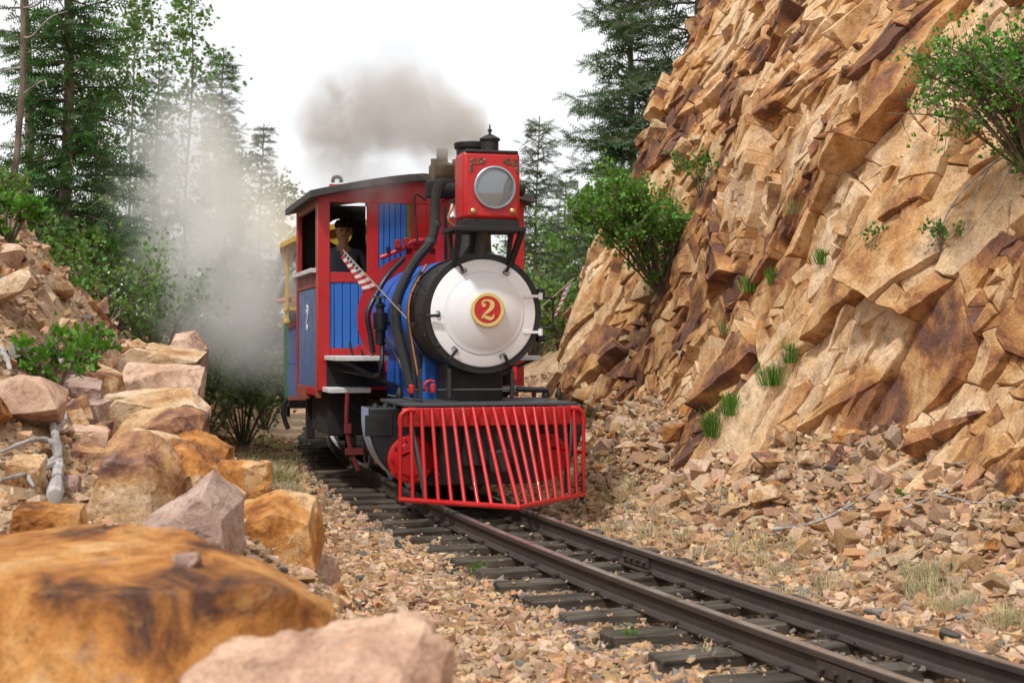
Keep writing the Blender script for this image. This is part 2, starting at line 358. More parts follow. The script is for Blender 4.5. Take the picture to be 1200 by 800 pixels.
# ------------------------------------------------------------------ track geometry (one circular curve)
P0 = np.array([0.87, 9.02]); TH0 = R_(19.3); RAD = 71.6
CEN = P0 + RAD * np.array([math.cos(TH0), math.sin(TH0)])
def tr(s, n=0.0):                      # along-track distance, offset to the right -> x, y
    th = TH0 - np.asarray(s) / RAD
    return CEN[0] - (RAD - n) * np.cos(th), CEN[1] - (RAD - n) * np.sin(th)
def th_at(s): return TH0 - s / RAD
def sn(x, y):
    dx, dy = CEN[0] - np.asarray(x), CEN[1] - np.asarray(y)
    r = np.hypot(dx, dy); th = np.arctan2(dy, dx); return (TH0 - th) * RAD, RAD - r
def gz(x, y):
    s, n = sn(x, y)
    wob = 0.18 * fbm(s * 0.5, n * 0.1, 3.0, 3)
    hc = 0.10 + 0.34 * smst(s, -5, 0) + 0.66 * smst(s, 0, 7)                 # crest of the rock bank
    nl = -n + wob
    z = np.full(np.shape(n), -0.20)
    z = z + 0.10 * smst(nl, 0.9, 1.9) + (hc + 0.12) * smst(nl, 1.85, 2.75)
    hill = np.maximum(0, nl - 2.85)
    z = z + np.minimum(hill * 1.22, 5.0 + 0.06 * hill) * (0.10 + 0.90 * smst(s, -2.0, 4.5)) * (1 - 0.82 * smst(s, 9, 17)) * (1 - 0.5 * smst(s, 30, 60))
    nr = n + wob * 0.6
    z = z + 0.10 * smst(nr, 0.9, 1.5) + 0.95 * smst(nr, 1.3, 2.9) + np.minimum(np.maximum(0, nr - 3.0) * 0.7, 6.0)
    rough = smst(np.abs(n), 0.8, 1.6)
    z = z + (0.05 * fbm(np.asarray(x) * 1.7, np.asarray(y) * 1.7, 0, 4) + 0.018 * fbm(np.asarray(x) * 9, np.asarray(y) * 9, 5, 3)) * (0.25 + rough)
    return z
def axis_nodes(lo, hi, step, far, grow=1.22):
    a = list(np.arange(lo, hi + 1e-6, step)); d = step; x = hi
    while x < far: d *= grow; x += d; a.append(x)
    d = step; x = lo; pre = []
    while x > -far: d *= grow; x -= d; pre.append(x)
    return np.array(pre[::-1] + a)
gx = axis_nodes(-7, 6, 0.06, 900); gy = axis_nodes(2.5, 24, 0.075, 900)
GX, GY = np.meshgrid(gx, gy); GZ = gz(GX, GY)
nx, ny = len(gx), len(gy)
idx = np.arange(nx * ny).reshape(ny, nx)
def grid_faces(idx): return np.stack([idx[:-1, :-1], idx[:-1, 1:], idx[1:, 1:], idx[1:, :-1]], -1).reshape(-1, 4)
ground = obj_from(mesh_np('ground', np.stack([GX, GY, GZ], -1).reshape(-1, 3), grid_faces(idx), smooth=0), 'ground', M['ground'])
tag(ground, 'stony tan ground with gravel beside the railway track', 'ground', kind='structure')

# ------------------------------------------------------------------ the rock cutting on the right
PROF_Z = [-0.6, 0.0, 0.5, 1.4, 2.5, 3.8, 6.0, 9.0, 11.0]
PROF_N = [2.00, 2.15, 2.40, 2.74, 3.00, 3.42, 4.65, 6.8, 9.5]
END_S = 10.6
def cliff_n(s, z):
    base = np.interp(z, PROF_Z, PROF_N)
    base = base + 0.38 * fbm(s * 0.28, z * 0.28, 1.7, 3)
    e = np.maximum(0, s - END_S); base = base + 0.55 * e ** 1.6
    return base
def cliff_disp(s, z):
    return 0.03 * fbm(s * 2.5, z * 2.5, 4.0, 4), 0.35 + 0 * s
def cliff_pos(s, z, extra=0.0, want_tone=False):
    n = cliff_n(s, z); e = 0.02
    dn = (cliff_n(s, z + e) - cliff_n(s, z - e)) / (2 * e); ds = (cliff_n(s + e, z) - cliff_n(s - e, z)) / (2 * e)
    d, tone = cliff_disp(s, z); d = d + extra; inv = 1 / np.sqrt(1 + dn ** 2 + ds ** 2)
    n2 = n - d * inv; z2 = z + d * dn * inv; s2 = s + d * ds * inv
    x, y = tr(s2, n2); P = np.stack([x, y, z2], -1); return (P, tone) if want_tone else P
cs = np.arange(-5.5, 18, 0.12); cz = np.arange(-0.6, 9.4, 0.12)
CS, CZ = np.meshgrid(cs, cz); CP, CTONE = cliff_pos(CS, CZ, -0.13, True)
cme = mesh_np('rock_cliff', CP.reshape(-1, 3), grid_faces(np.arange(CS.size).reshape(CS.shape))[:, ::-1], smooth=30)
_ta = cme.attributes.new('tone', 'FLOAT', 'POINT'); _ta.data.foreach_set('value', CTONE.astype(np.float32).ravel())
cliff = obj_from(cme, 'rock_cliff', M['cliff'])
tag(cliff, 'tall fractured cliff of tan and rust coloured rock beside the track', 'cliff', kind='structure')
# the face itself: joint blocks, split again and again along the dipping beds
DIP = R_(40); CD, SD = math.cos(DIP), math.sin(DIP)
def ab2sz(a, b): return -a * CD + b * SD, a * SD + b * CD
def sz2ab(s, z): return -s * CD + z * SD, s * SD + z * CD
def clip(poly, px, py, nx_, ny_):                                      # keep the side where (p - P).n <= 0
    out = []; m = len(poly)
    for i in range(m):
        ax, ay = poly[i]; bx, by = poly[(i + 1) % m]; da = (ax - px) * nx_ + (ay - py) * ny_; db = (bx - px) * nx_ + (by - py) * ny_
        if da <= 0: out.append((ax, ay))
        if (da < 0 < db) or (db < 0 < da): t_ = da / (da - db); out.append((ax + (bx - ax) * t_, ay + (by - ay) * t_))
    return out
def area(poly): return 0.5 * abs(sum(poly[i][0] * poly[(i + 1) % len(poly)][1] - poly[(i + 1) % len(poly)][0] * poly[i][1] for i in range(len(poly))))
def split(poly, target, aspect, R):
    """random Voronoi split of a convex polygon; aspect stretches pieces along the bed"""
    A = area(poly); n_ = max(2, int(round(A / target * R.uniform(0.7, 1.4))))
    xs = [q[0] for q in poly]; ys = [q[1] for q in poly]; pts = []
    while len(pts) < n_:
        q = (R.uniform(min(xs), max(xs)), R.uniform(min(ys), max(ys)))
        if all((poly[(i + 1) % len(poly)][0] - poly[i][0]) * (q[1] - poly[i][1]) - (poly[(i + 1) % len(poly)][1] - poly[i][1]) * (q[0] - poly[i][0]) >= 0 for i in range(len(poly))): pts.append(q)
    out = []; k2 = aspect * aspect
    for i, (ax, ay) in enumerate(pts):
        c = poly
        for j, (bx, by) in enumerate(pts):
            if i == j or not c: continue
            c = clip(c, (ax + bx) / 2, (ay + by) / 2, (bx - ax) / k2, (by - ay))
        if c and len(c) > 2 and area(c) > 0.0006: out.append(c)
    return out
FACE = []                                                              # (polygon, offset, slope a, slope b, tone, depth)
RC = random.Random(12)
def shatter(poly, off, ta, tb, tone, lev):
    cx_ = sum(q[0] for q in poly) / len(poly); cy_ = sum(q[1] for q in poly) / len(poly); A = area(poly)
    s_, z_ = ab2sz(cx_, cy_); zone = 0.5 + 0.5 * float(fbm(s_ * 0.45 + 3.1, z_ * 0.45, 9.0, 2))
    go = (lev == 0) or (lev == 1 and A > 0.06 and RC.random() < 0.62 + 0.5 * zone) or (lev == 2 and A > 0.02 and RC.random() < 0.22 + 0.6 * zone)
    if not go: FACE.append((poly, off, ta, tb, cx_, cy_, tone)); return
    tgt = (0.40, 0.062, 0.014)[lev]; o_s = (0.040, 0.022, 0.013)[lev]; t_s = (0.10, 0.09, 0.15)[lev]
    for q in split(poly, tgt, (2.3, 2.0, 1.7)[lev], RC):
        qx = sum(w[0] for w in q) / len(q); qy = sum(w[1] for w in q) / len(q)
        o2 = off + ta * (qx - cx_) + tb * (qy - cy_) + RC.gauss(0, o_s)
        shatter(q, max(-0.10, o2), ta * 0.8 + RC.gauss(0, t_s), tb * 0.8 + RC.gauss(0.06, t_s), tone + RC.gauss(0, (0.16, 0.13, 0.10)[lev]), lev + 1)
_q = [sz2ab(12.6, -0.2), sz2ab(-5.2, -0.2), sz2ab(-5.2, 8.4), sz2ab(12.6, 8.4)]
if sum(_q[k][0] * _q[(k + 1) % 4][1] - _q[(k + 1) % 4][0] * _q[k][1] for k in range(4)) < 0: _q = _q[::-1]
for q in split(_q, 2.4, 2.2, RC): shatter(q, RC.gauss(0, 0.05), RC.gauss(0, 0.04), RC.gauss(0, 0.06), 0.5 + RC.gauss(0, 0.08), 0)   # main joint blocks of the face
def piece(poly, off, ta, tb, cx_, cy_):
    """one block: ragged edge, chipped lip, uneven face; returns rings of (a, b, offset)"""
    A = area(poly); sz_ = math.sqrt(A); pts = []
    step = 0.045 if sz_ > 0.15 else 10.0
    for i in range(len(poly)):
        (ax, ay), (bx, by) = poly[i], poly[(i + 1) % len(poly)]; L = math.hypot(bx - ax, by - ay); m = max(1, int(L / step))
        for k in range(m): pts.append((ax + (bx - ax) * k / m, ay + (by - ay) * k / m))
    P = np.array(pts); c = np.array([cx_, cy_]); P = c + (P - c) * (1 - min(0.06, 0.006 / max(sz_, 0.03)))
    if sz_ > 0.15: P = P + 0.010 * np.stack([fbm(P[:, 0] * 9, P[:, 1] * 9, 1.0, 3), fbm(P[:, 0] * 9, P[:, 1] * 9, 5.0, 3)], -1)
    lip = min(0.016, 0.10 * sz_)
    rings = [(1.0, -0.30 - off, None), (1.0, -lip, 1), (1 - min(0.10, 0.012 / max(sz_, 0.05)), 0.0, 1)] + [(k, 0.0, 1) for k in ((0.8, 0.58, 0.34, 0.12) if sz_ > 0.15 else (0.45,))]
    V = []
    for k, e, use in rings:
        Q = c + (P - c) * k; d = off + ta * (Q[:, 0] - cx_) + tb * (Q[:, 1] - cy_)
        if use is None: d = np.full(len(Q), -0.30)
        else: d = d + e + min(0.014, 0.07 * sz_) * fbm(Q[:, 0] * 7, Q[:, 1] * 12, 2.0, 4)
        V.append(np.stack([Q[:, 0], Q[:, 1], d], -1))
    n_ = len(P); nr_ = len(rings); F = []
    for r0 in range(nr_ - 1):
        for k in range(n_): k2 = (k + 1) % n_; F.append((r0 * n_ + k, r0 * n_ + k2, (r0 + 1) * n_ + k2)); F.append((r0 * n_ + k, (r0 + 1) * n_ + k2, (r0 + 1) * n_ + k))
    V.append(np.array([[cx_, cy_, off]])); t_ = nr_ * n_
    for k in range(n_): F.append(((nr_ - 1) * n_ + k, (nr_ - 1) * n_ + (k + 1) % n_, t_))
    return np.vstack(V), np.array(F)
def face_world(V):
    s, z = ab2sz(V[:, 0], V[:, 1]); n = cliff_n(s, z); e = 0.05
    dn = (cliff_n(s, z + e) - cliff_n(s, z - e)) / (2 * e); ds = (cliff_n(s + e, z) - cliff_n(s - e, z)) / (2 * e); inv = 1 / np.sqrt(1 + dn ** 2 + ds ** 2); d = V[:, 2]
    x, y = tr(s + d * ds * inv, n - d * inv); return np.stack([x, y, z + d * dn * inv], -1)
FACE.sort(key=lambda f: -area(f[0]))
def face_mesh(items):
    Vs = []; Fs = []; T = []; o_ = 0
    for (poly, off, ta, tb, cx_, cy_, tone) in items:
        V, F = piece(poly, off, ta, tb, cx_, cy_); Vs.append(V); Fs.append(F + o_); T.append(np.full(len(V), tone)); o_ += len(V)
    W_ = face_world(np.vstack(Vs)); F = np.vstack(Fs); me = mesh_np('rock', W_, F[:, ::-1], smooth=22)
    a_ = me.attributes.new('tone', 'FLOAT', 'POINT'); a_.data.foreach_set('value', np.clip(np.concatenate(T), 0, 1).astype(np.float32)); return me, W_, F
_bv = []; _bf = []; _o = 0
for f in FACE[:290]:
    me, W_, F = face_mesh([f]); obj_from(me, 'rock', M['cliff'], cliff); _bv.append(W_); _bf.append(F + _o); _o += len(W_)
me, W_, F = face_mesh(FACE[290:]); tag(obj_from(me, 'rock_fragments', M['cliff'], cliff), kind='stuff'); _bv.append(W_); _bf.append(F + _o)
# hill behind the cliff so that it stands as solid rock
bpy.context.view_layer.update()
_dg = bpy.context.evaluated_depsgraph_get()
BVG = BVHTree.FromObject(ground, _dg); BVC = BVHTree.FromPolygons(np.vstack(_bv).tolist(), np.vstack(_bf).tolist(), all_triangles=True)
CAMV = Vector((0, 0, CAM_H))
def hit(u, v, which='gc'):
    d = (at(u, v, 1.0) - CAMV).normalized(); best = None
    for k, b in (('g', BVG), ('c', BVC)):
        if k not in which: continue
        r = b.ray_cast(CAMV, d)
        if r[0] is not None and (best is None or r[3] < best[2]): best = (r[0], r[1], r[3])
    return best
def drop(x, y, top=30.0):
    r = BVG.ray_cast(Vector((x, y, top)), Vector((0, 0, -1))); return r[0].z if r[0] is not None else float(gz(x, y))

# ------------------------------------------------------------------ rocks
_ico = {}
def ico(sub):
    if sub not in _ico:
        bm = bmesh.new(); bmesh.ops.create_icosphere(bm, subdivisions=sub, radius=1.0); bm.verts.ensure_lookup_table()
        V = np.array([v.co[:] for v in bm.verts]); F = np.array([[v.index for v in f.verts] for f in bm.faces]); bm.free()
        _ico[sub] = (V / np.linalg.norm(V, axis=1, keepdims=True), F)
    return _ico[sub]
def rock_mesh(seed, sub, size, planes=9, cut=(0.62, 1.0), soft=0.025, rough=0.03, jit=0.22, strata=0.0):
    r = np.random.default_rng(seed); D, F = ico(sub)
    nb = np.array([[1, 0, 0], [-1, 0, 0], [0, 1, 0], [0, -1, 0], [0, 0, 1], [0, 0, -1]], float) + r.normal(0, jit, (6, 3))
    ex = r.normal(0, 1, (planes, 3)); nn = np.vstack([nb, ex]); nn /= np.linalg.norm(nn, axis=1, keepdims=True)
    dist = np.concatenate([np.full(6, 0.5) * r.uniform(0.9, 1.0, 6), r.uniform(*cut, planes) * 0.78])
    dt = D @ nn.T; q = np.where(dt > 0.02, dist / np.maximum(dt, 0.02), 50.0)
    mn = q.min(1, keepdims=True); rad = mn[:, 0] - soft * np.log(np.exp(-(q - mn) / soft).sum(1))
    P = D * rad[:, None] * np.array(size)
    k = 1.0 / min(size)
    nz = fbm(P[:, 0] * k * 2.2 + seed, P[:, 1] * k * 2.2, P[:, 2] * k * 2.2, 5, 0.55)
    st = np.abs(((P[:, 2] * k * 3.1 + 0.4 * nz) % 1.0) - 0.5)
    P = P + D * ((nz * rough - strata * np.exp(-st / 0.06)) * min(size))[:, None]
    return mesh_np('rock', P, F, smooth=24)
def crisp(points, cuts=3, rough=0.02, seed=0, size=None, bev=0.007, diss=8):
    """angular rock: hull of the points, edges slightly broken, faces finely uneven"""
    bm = bmesh.new()
    for q in points: bm.verts.new(tuple(q))
    bmesh.ops.convex_hull(bm, input=bm.verts)
    for v in [v for v in bm.verts if not v.link_faces]: bm.verts.remove(v)
    bmesh.ops.dissolve_limit(bm, angle_limit=R_(diss), verts=bm.verts, edges=bm.edges)
    P = np.array([v.co[:] for v in bm.verts]); ms = float(np.min(P.max(0) - P.min(0)))
    bmesh.ops.bevel(bm, geom=list(bm.edges), offset=bev * ms * 2, segments=1, affect='EDGES', clamp_overlap=True)
    bmesh.ops.triangulate(bm, faces=bm.faces)
    L = (size or ms) / (cuts + 1)
    for _ in range(4):
        es = [e for e in bm.edges if e.calc_length() > L * 1.6]
        if not es or len(bm.faces) > 30000: break
        bmesh.ops.subdivide_edges(bm, edges=es, cuts=1); bmesh.ops.triangulate(bm, faces=[f for f in bm.faces if len(f.verts) > 3])
    bm.normal_update(); V = np.array([v.co[:] for v in bm.verts]); Nn = np.array([v.normal[:] for v in bm.verts]); F = np.array([[v.index for v in f.verts] for f in bm.faces])
    bm.verts.index_update(); F = np.array([[v.index for v in f.verts] for f in bm.faces]); bm.free()
    k = 1.0 / ms; nz = fbm(V[:, 0] * k * 4.5 + seed, V[:, 1] * k * 4.5, V[:, 2] * k * 4.5, 5, 0.6)
    stp = np.floor((V @ np.array([0.3, 0.5, 0.8])) * k * 3.6 + 1.1 * nz + seed) % 2 * 0.9
    return mesh_np('rock', V + Nn * ((nz + 0.5 * stp) * rough * ms)[:, None], F, smooth=13)
def crisp_box(seed, size, cuts=3, rough=0.025, jit=0.16, trunc=0.30):
    r = np.random.default_rng(seed); pts = []
    for x in (-.5, .5):
        for y in (-.5, .5):
            for z in (-.5, .5):
                c = np.array([x, y, z]) * (1 + r.normal(0, jit, 3)); t_ = r.random() ** 1.5 * trunc * 2
                for ax in range(3):
                    q = c.copy(); q[ax] *= 1 - t_ * r.uniform(0.3, 1.0); pts.append(q * np.array(size))
    return crisp(pts, cuts, rough, seed)
def hull(seed, n=9, flat=0.6):
    r = np.random.default_rng(seed); bm = bmesh.new()
    for _ in range(n):
        p = r.uniform(-1, 1, 3); p = np.sign(p) * np.abs(p) ** 0.45 * np.array([1, r.uniform(0.55, 0.9), flat]) * 0.45; bm.verts.new(p)
    bmesh.ops.convex_hull(bm, input=bm.verts)
    for v in [v for v in bm.verts if not v.link_faces]: bm.verts.remove(v)
    bmesh.ops.triangulate(bm, faces=bm.faces); bm.verts.index_update()
    V = np.array([v.co[:] for v in bm.verts]); F = np.array([[v.index for v in f.verts] for f in bm.faces]); bm.free(); return V, F
def rot_rand(r, n, tilt=None):
    """n random rotation matrices; tilt limits how far the flat side leaves horizontal"""
    if tilt is None:
        q = r.normal(0, 1, (n, 4)); q /= np.linalg.norm(q, axis=1, keepdims=True); w, x, y, z = q.T
    else:
        a = r.uniform(0, 2 * np.pi, n); ax = r.uniform(0, 2 * np.pi, n); t = r.normal(0, tilt, n)
        w1, z1 = np.cos(a / 2), np.sin(a / 2); w2, x2, y2 = np.cos(t / 2), np.sin(t / 2) * np.cos(ax), np.sin(t / 2) * np.sin(ax)
        w = w2 * w1; x = x2 * w1 + y2 * z1; y = y2 * w1 - x2 * z1; z = w2 * z1
    return np.stack([np.stack([1 - 2 * (y * y + z * z), 2 * (x * y - z * w), 2 * (x * z + y * w)], -1),
                     np.stack([2 * (x * y + z * w), 1 - 2 * (x * x + z * z), 2 * (y * z - x * w)], -1),
                     np.stack([2 * (x * z - y * w), 2 * (y * z + x * w), 1 - 2 * (x * x + y * y)], -1)], -2)
def scatter(name, pos, size, cols, templates, r, tilt=0.5, mat=None, parent=None):
    """thousands of small stones in one mesh"""
    n = len(pos); which = r.integers(0, len(templates), n); Vs = []; Fs = []; Cs = []; off = 0
    for k, (V, F) in enumerate(templates):
        m = np.where(which == k)[0]
        if not len(m): continue
        Rm = rot_rand(r, len(m), tilt); sc = size[m][:, None] * r.uniform(0.7, 1.3, (len(m), 3))
        P = np.einsum('nij,nkj->nki', Rm, V[None] * sc[:, None, :]) + pos[m][:, None, :]
        Vs.append(P.reshape(-1, 3)); Fs.append((F[None] + (np.arange(len(m)) * len(V))[:, None, None] + off).reshape(-1, 3))
        Cs.append(np.repeat(cols[m], len(V), axis=0)); off += len(m) * len(V)
    me = mesh_np(name, np.vstack(Vs), np.vstack(Fs)); vcol(me, np.vstack(Cs)); return obj_from(me, name, mat or M['gravel'], parent)
STONE_COLS = np.array([[0.52, 0.33, 0.18], [0.58, 0.40, 0.24], [0.50, 0.26, 0.10], [0.64, 0.47, 0.32], [0.44, 0.25, 0.13], [0.34, 0.19, 0.11], [0.66, 0.50, 0.36], [0.56, 0.31, 0.13], [0.46, 0.33, 0.24]])
def stone_cols(r, n, var=0.10):
    c = STONE_COLS[r.integers(0, len(STONE_COLS), n)]; c = c * 0.62 + STONE_COLS.mean(0) * 0.38
    return c * r.uniform(0.5, 1.08, (n, 1)) * (1 + r.normal(0, var * 0.4, (n, 3)))

# ------------------------------------------------------------------ railway track
track = empty('railway_track'); tag(track, 'narrow gauge railway track curving through the cutting', 'railway track', kind='structure')
G2 = 0.305; RH = 0.13
def rail_profile():
    half = [(0.0, 0.0), (0.026, -0.001), (0.030, -0.006), (0.030, -0.030), (0.009, -0.042), (0.008, -0.105), (0.020, -0.117), (0.055, -0.122), (0.055, -0.130)]
    return half + [(-a, b) for a, b in reversed(half[1:])]
def make_rail(n0):
    pr = rail_profile(); ss = np.arange(-11, 45.01, 0.25); k = len(pr); V = []; F = []; mi = []
    for s in ss:
        for a, b in pr:
            x, y = tr(s, n0 + a); V.append((float(x), float(y), b))
    for i in range(len(ss) - 1):
        for j in range(k):
            j2 = (j + 1) % k; F.append((i * k + j, i * k + j2, (i + 1) * k + j2, (i + 1) * k + j)); mi.append(1 if j in (0, k - 1) else 0)
    me = bpy.data.meshes.new('rail'); me.from_pydata(V, [], F)
    me.materials.append(M['rail_side']); me.materials.append(M['rail_top']); me.polygons.foreach_set('material_index', mi)
    bm = bmesh.new(); bm.from_mesh(me); bmesh.ops.recalc_face_normals(bm, faces=bm.faces); bm.to_mesh(me); bm.free()
    return link(bpy.data.objects.new('rail', me), track)
for g in (-G2, G2): make_rail(g)
def sleeper_mesh(seed):
    r = random.Random(seed); bm = bmesh.new(); bmesh.ops.create_cube(bm, size=1)
    for v in bm.verts: v.co = Vector((v.co.x * (1.56 + r.uniform(-0.06, 0.06)), v.co.y * 0.19, v.co.z * 0.15))
    bmesh.ops.subdivide_edges(bm, edges=[e for e in bm.edges if abs((e.verts[0].co - e.verts[1].co).x) > 0.5], cuts=9)
    bmesh.ops.bevel(bm, geom=[e for e in bm.edges], offset=0.009, segments=1, affect='EDGES')
    for v in bm.verts:
        v.co += Vector((mnoise.noise(v.co * 6 + Vector((seed, 0, 0))) * 0.02, mnoise.noise(v.co * 7 + Vector((0, seed, 0))) * 0.012, mnoise.noise(v.co * 8 + Vector((0, 0, seed))) * 0.010))
    me = bpy.data.meshes.new('sleeper'); bm.to_mesh(me); bm.free(); me.materials.append(M['sleeper']); return me
SLM = [sleeper_mesh(i) for i in range(5)]
spike_mb = MB(); spike_mb.box((0, 0, 0.008), (0.05, 0.032, 0.016)); spike_mb.box((0.012, 0, -0.01), (0.018, 0.018, 0.03))
SPM = bpy.data.meshes.new('spike'); SPM.from_pydata(spike_mb.v, [], spike_mb.f); SPM.materials.append(M['rail_side'])
rs = random.Random(4)
s = -9.0
while s < 38:
    x, y = tr(s); o = link(bpy.data.objects.new('sleeper', SLM[rs.randrange(5)]), track)
    o.location = (float(x) + rs.uniform(-.02, .02), float(y), -RH - 0.0765 + rs.uniform(-0.004, 0.0)); o.rotation_euler = (rs.uniform(-.01, .01), rs.uniform(-.006, .006), th_at(s) + rs.uniform(-.035, .035))
    if s < 7:
        for g in (-G2, G2):
            for e, fl in ((-0.062, 0), (0.062, math.pi)):
                sp = link(bpy.data.objects.new('spike', SPM), o); sp.location = (g + e, rs.uniform(-.05, .05), 0.092); sp.rotation_euler = (0, 0, fl)
    s += 0.565 + rs.uniform(-0.03, 0.03)
def fishplate(s, n0):
    L = 0.42
    for side in (-1, 1):
        mb = MB(); pts = []
        for k in range(5):
            ss_ = s - L / 2 + L * k / 4; x, y = tr(ss_, n0 + side * 0.021); pts.append((float(x), float(y)))
        for k in range(4): mb.bar((*pts[k], -0.074), (*pts[k + 1], -0.074), 0.016, 0.066)
        fp = mb.build('fishplate', M['rail_side'], track)
        for k in range(4):
            ss_ = s - L / 2 + L * (k + 0.5) / 4; x0, y0 = tr(ss_, n0 + side * 0.026); x1, y1 = tr(ss_, n0 + side * 0.052)
            MB().tube([(x0, y0, -0.072), (x1, y1, -0.072)], 0.015, 6).build('bolt', M['rail_side'], fp)
fishplate(0.95, G2); fishplate(-2.55, -G2); fishplate(-8.0, G2)

# ballast and gravel chips: too many to count
TPL = [hull(i, 9 + i % 3, 0.38 + 0.12 * (i % 3)) for i in range(20)]
def chips(n, s0, s1, n0, n1, lo, hi, seed, dark=False, sink=0.25):
    r = np.random.default_rng(seed)
    sv = s0 + (s1 - s0) * r.random(n) ** 1.25; nv = r.uniform(n0, n1, n)
    x, y = tr(sv, nv); z = gz(x, y); sz = lo + (hi - lo) * r.random(n) ** 2.6
    p = np.stack([x, y, z + sz * (0.3 - sink)], -1); c = stone_cols(r, n)
    dk = (r.random(n) < np.clip(1.0 - np.abs(nv) * 0.95, 0.02, 0.75)) if not dark else np.ones(n, bool)
    c[dk] = np.array([0.13, 0.115, 0.10]) * r.uniform(0.5, 1.7, (dk.sum(), 1))
    return p, sz, c
def gravel(name, label, parts, seed):
    p = np.vstack([q[0] for q in parts]); z = np.concatenate([q[1] for q in parts]); c = np.vstack([q[2] for q in parts])
    return tag(scatter(name, p, z, c, TPL, np.random.default_rng(seed), 0.6), label, 'gravel', kind='stuff')
gravel('gravel', 'loose tan gravel chips between the boulder bank and the sleepers', [chips(30000, -4.5, 3, -2.4, -0.6, 0.016, 0.11, 1), chips(16000, 2, 16, -2.7, -0.6, 0.03, 0.12, 2)], 11)
ch9 = chips(500, -4.5, 5, -0.74, 0.74, 0.02, 0.05, 9); ch9[0][:, 2] = -0.122
gravel('ballast', 'dark ballast stones packed between the sleepers', [chips(9000, -4.5, 6, -0.75, 0.75, 0.018, 0.055, 3, sink=0.1), chips(2500, 6, 16, -0.75, 0.75, 0.03, 0.06, 4), ch9], 12)
gravel('gravel', 'loose rust and tan gravel between the track and the cliff', [chips(26000, -3.5, 6, 0.6, 2.9, 0.018, 0.13, 5), chips(9000, 5, 14, 0.6, 3.0, 0.03, 0.13, 6), chips(3800, -3.5, 13, 1.5, 3.0, 0.08, 0.24, 7)], 13)

gravel('hillside_rubble', 'small broken stones covering the steep left hillside', [chips(9000, -4, 16, -5.5, -2.3, 0.03, 0.16, 8), chips(7000, -5, 4, -4.6, -2.3, 0.02, 0.10, 10)], 14)
# individual rubble
STM = []
for i in range(16):
    me = crisp_box(900 + i, (1.0, 0.5 + 0.09 * (i % 5), 0.30 + 0.07 * (i % 4)), cuts=2, jit=0.22, trunc=0.45); me.materials.append([M['stone'], M['stone'], M['rust'], M['pink']][i % 4]); STM.append(me)
def loose(name, where, cat, group, spots, r, tilt=0.35, meshes=STM):
    """every stone its own object; its label says size, colour and where it lies"""
    szs = sorted(q[3] for q in spots); lo, hi = szs[len(szs) // 2], szs[int(len(szs) * 0.85)]
    for (x, y, z, sz) in spots:
        i = int(r.integers(len(meshes))); o = link(bpy.data.objects.new(name, meshes[i])); k = sz * r.uniform(0.85, 1.15, 3)
        o.scale = k; o.rotation_euler = (r.normal(0, tilt), r.normal(0, tilt), r.uniform(0, 6.28)); o.location = (x, y, z + 0.08 * sz)
        size = 'small' if sz < lo else ('middling' if sz < hi else 'large'); colr = ('mottled tan', 'mottled tan', 'rust orange', 'pale pinkish')[i % 4]
        tag(o, f'{size} {colr} {where}', cat, group)
r = np.random.default_rng(21); spots = []
for k in range(280):
    s_ = -3.2 + 15.5 * r.random(); n_ = 1.05 + 1.75 * r.random() ** 0.65; x, y = tr(s_, n_); x, y = float(x), float(y)
    sz = 0.07 + (0.05 + 0.22 * smst(n_, 1.2, 2.3)) * r.random() ** 2.0; spots.append((x, y, drop(x, y), sz))
loose('loose_stone', 'stone lying in the rubble at the cliff foot', 'stone', 'rubble at the cliff foot', spots, r)
spots = []
for k in range(230):
    s_ = -1.0 + 17 * r.random(); n_ = -1.85 - 1.05 * r.random(); x, y = tr(s_, n_); x, y = float(x), float(y)
    spots.append((x, y, drop(x, y), 0.10 + 0.24 * r.random() ** 1.6))
loose('bank_stone', 'angular stone piled in the face of the rock bank', 'stone', 'stones piled in the rock bank', spots, r, 0.6)
spots = []
for k in range(300):
    s_ = 0.0 + 17 * r.random(); n_ = -2.75 - 3.6 * r.random() ** 1.2; x, y = tr(s_, n_); x, y = float(x), float(y)
    spots.append((x, y, drop(x, y), 0.10 + 0.38 * r.random() ** 2.0))
loose('hillside_rock', 'rock scattered over the steep left hillside', 'rock', 'rocks on the left hillside', spots, r, 0.35)

# blocks standing proud of the cliff face, laid along its beds
CBM = []
for i in range(15):
    me = crisp_box(1500 + i, (1.0, 0.55 + 0.06 * (i % 4), 0.26 + 0.08 * (i % 4)), cuts=3, jit=0.20, trunc=0.36, rough=0.03); me.materials.append(M[('cliffblock', 'cliffblock', 'cliffdark', 'cliffblock', 'cliffochre')[i % 5]]); CBM.append(me)
def cliff_block(s_, z_, sz, r, out=0.0, mats=None):
    p = cliff_pos(np.array([s_]), np.array([z_]), out)[0]; th = th_at(s_)
    al = Vector((math.sin(th), -math.cos(th), 0))                     # towards the viewer along the track
    up = Vector((math.cos(th) * 0.45, math.sin(th) * 0.45, 1)).normalized()
    ang = R_(38) + r.normal(0, 0.42)
    X = (al * math.cos(ang) + up * math.sin(ang)).normalized(); Z0 = (up * math.cos(ang) - al * math.sin(ang)).normalized(); Y = Z0.cross(X).normalized(); Z = X.cross(Y)
    o = link(bpy.data.objects.new('rock', CBM[r.integers(len(CBM))]), cliff)
    rot = Matrix((X, Y, Z)).transposed() @ Euler((r.normal(0, .4), r.normal(0, .3), r.normal(0, .45))).to_matrix()
    o.matrix_world = Matrix.Translation(Vector(p)) @ rot.to_4x4() @ Matrix.Diagonal((*(sz * r.uniform(0.8, 1.25, 3)), 1))
    return o
r = np.random.default_rng(31)
for k in range(60):
    s_ = -1.5 + 13.0 * r.random(); z_ = 0.25 + 5.6 * r.random()
    cliff_block(s_, z_, 0.10 + 0.30 * r.random() ** 2.2, r, 0.03 * r.random())

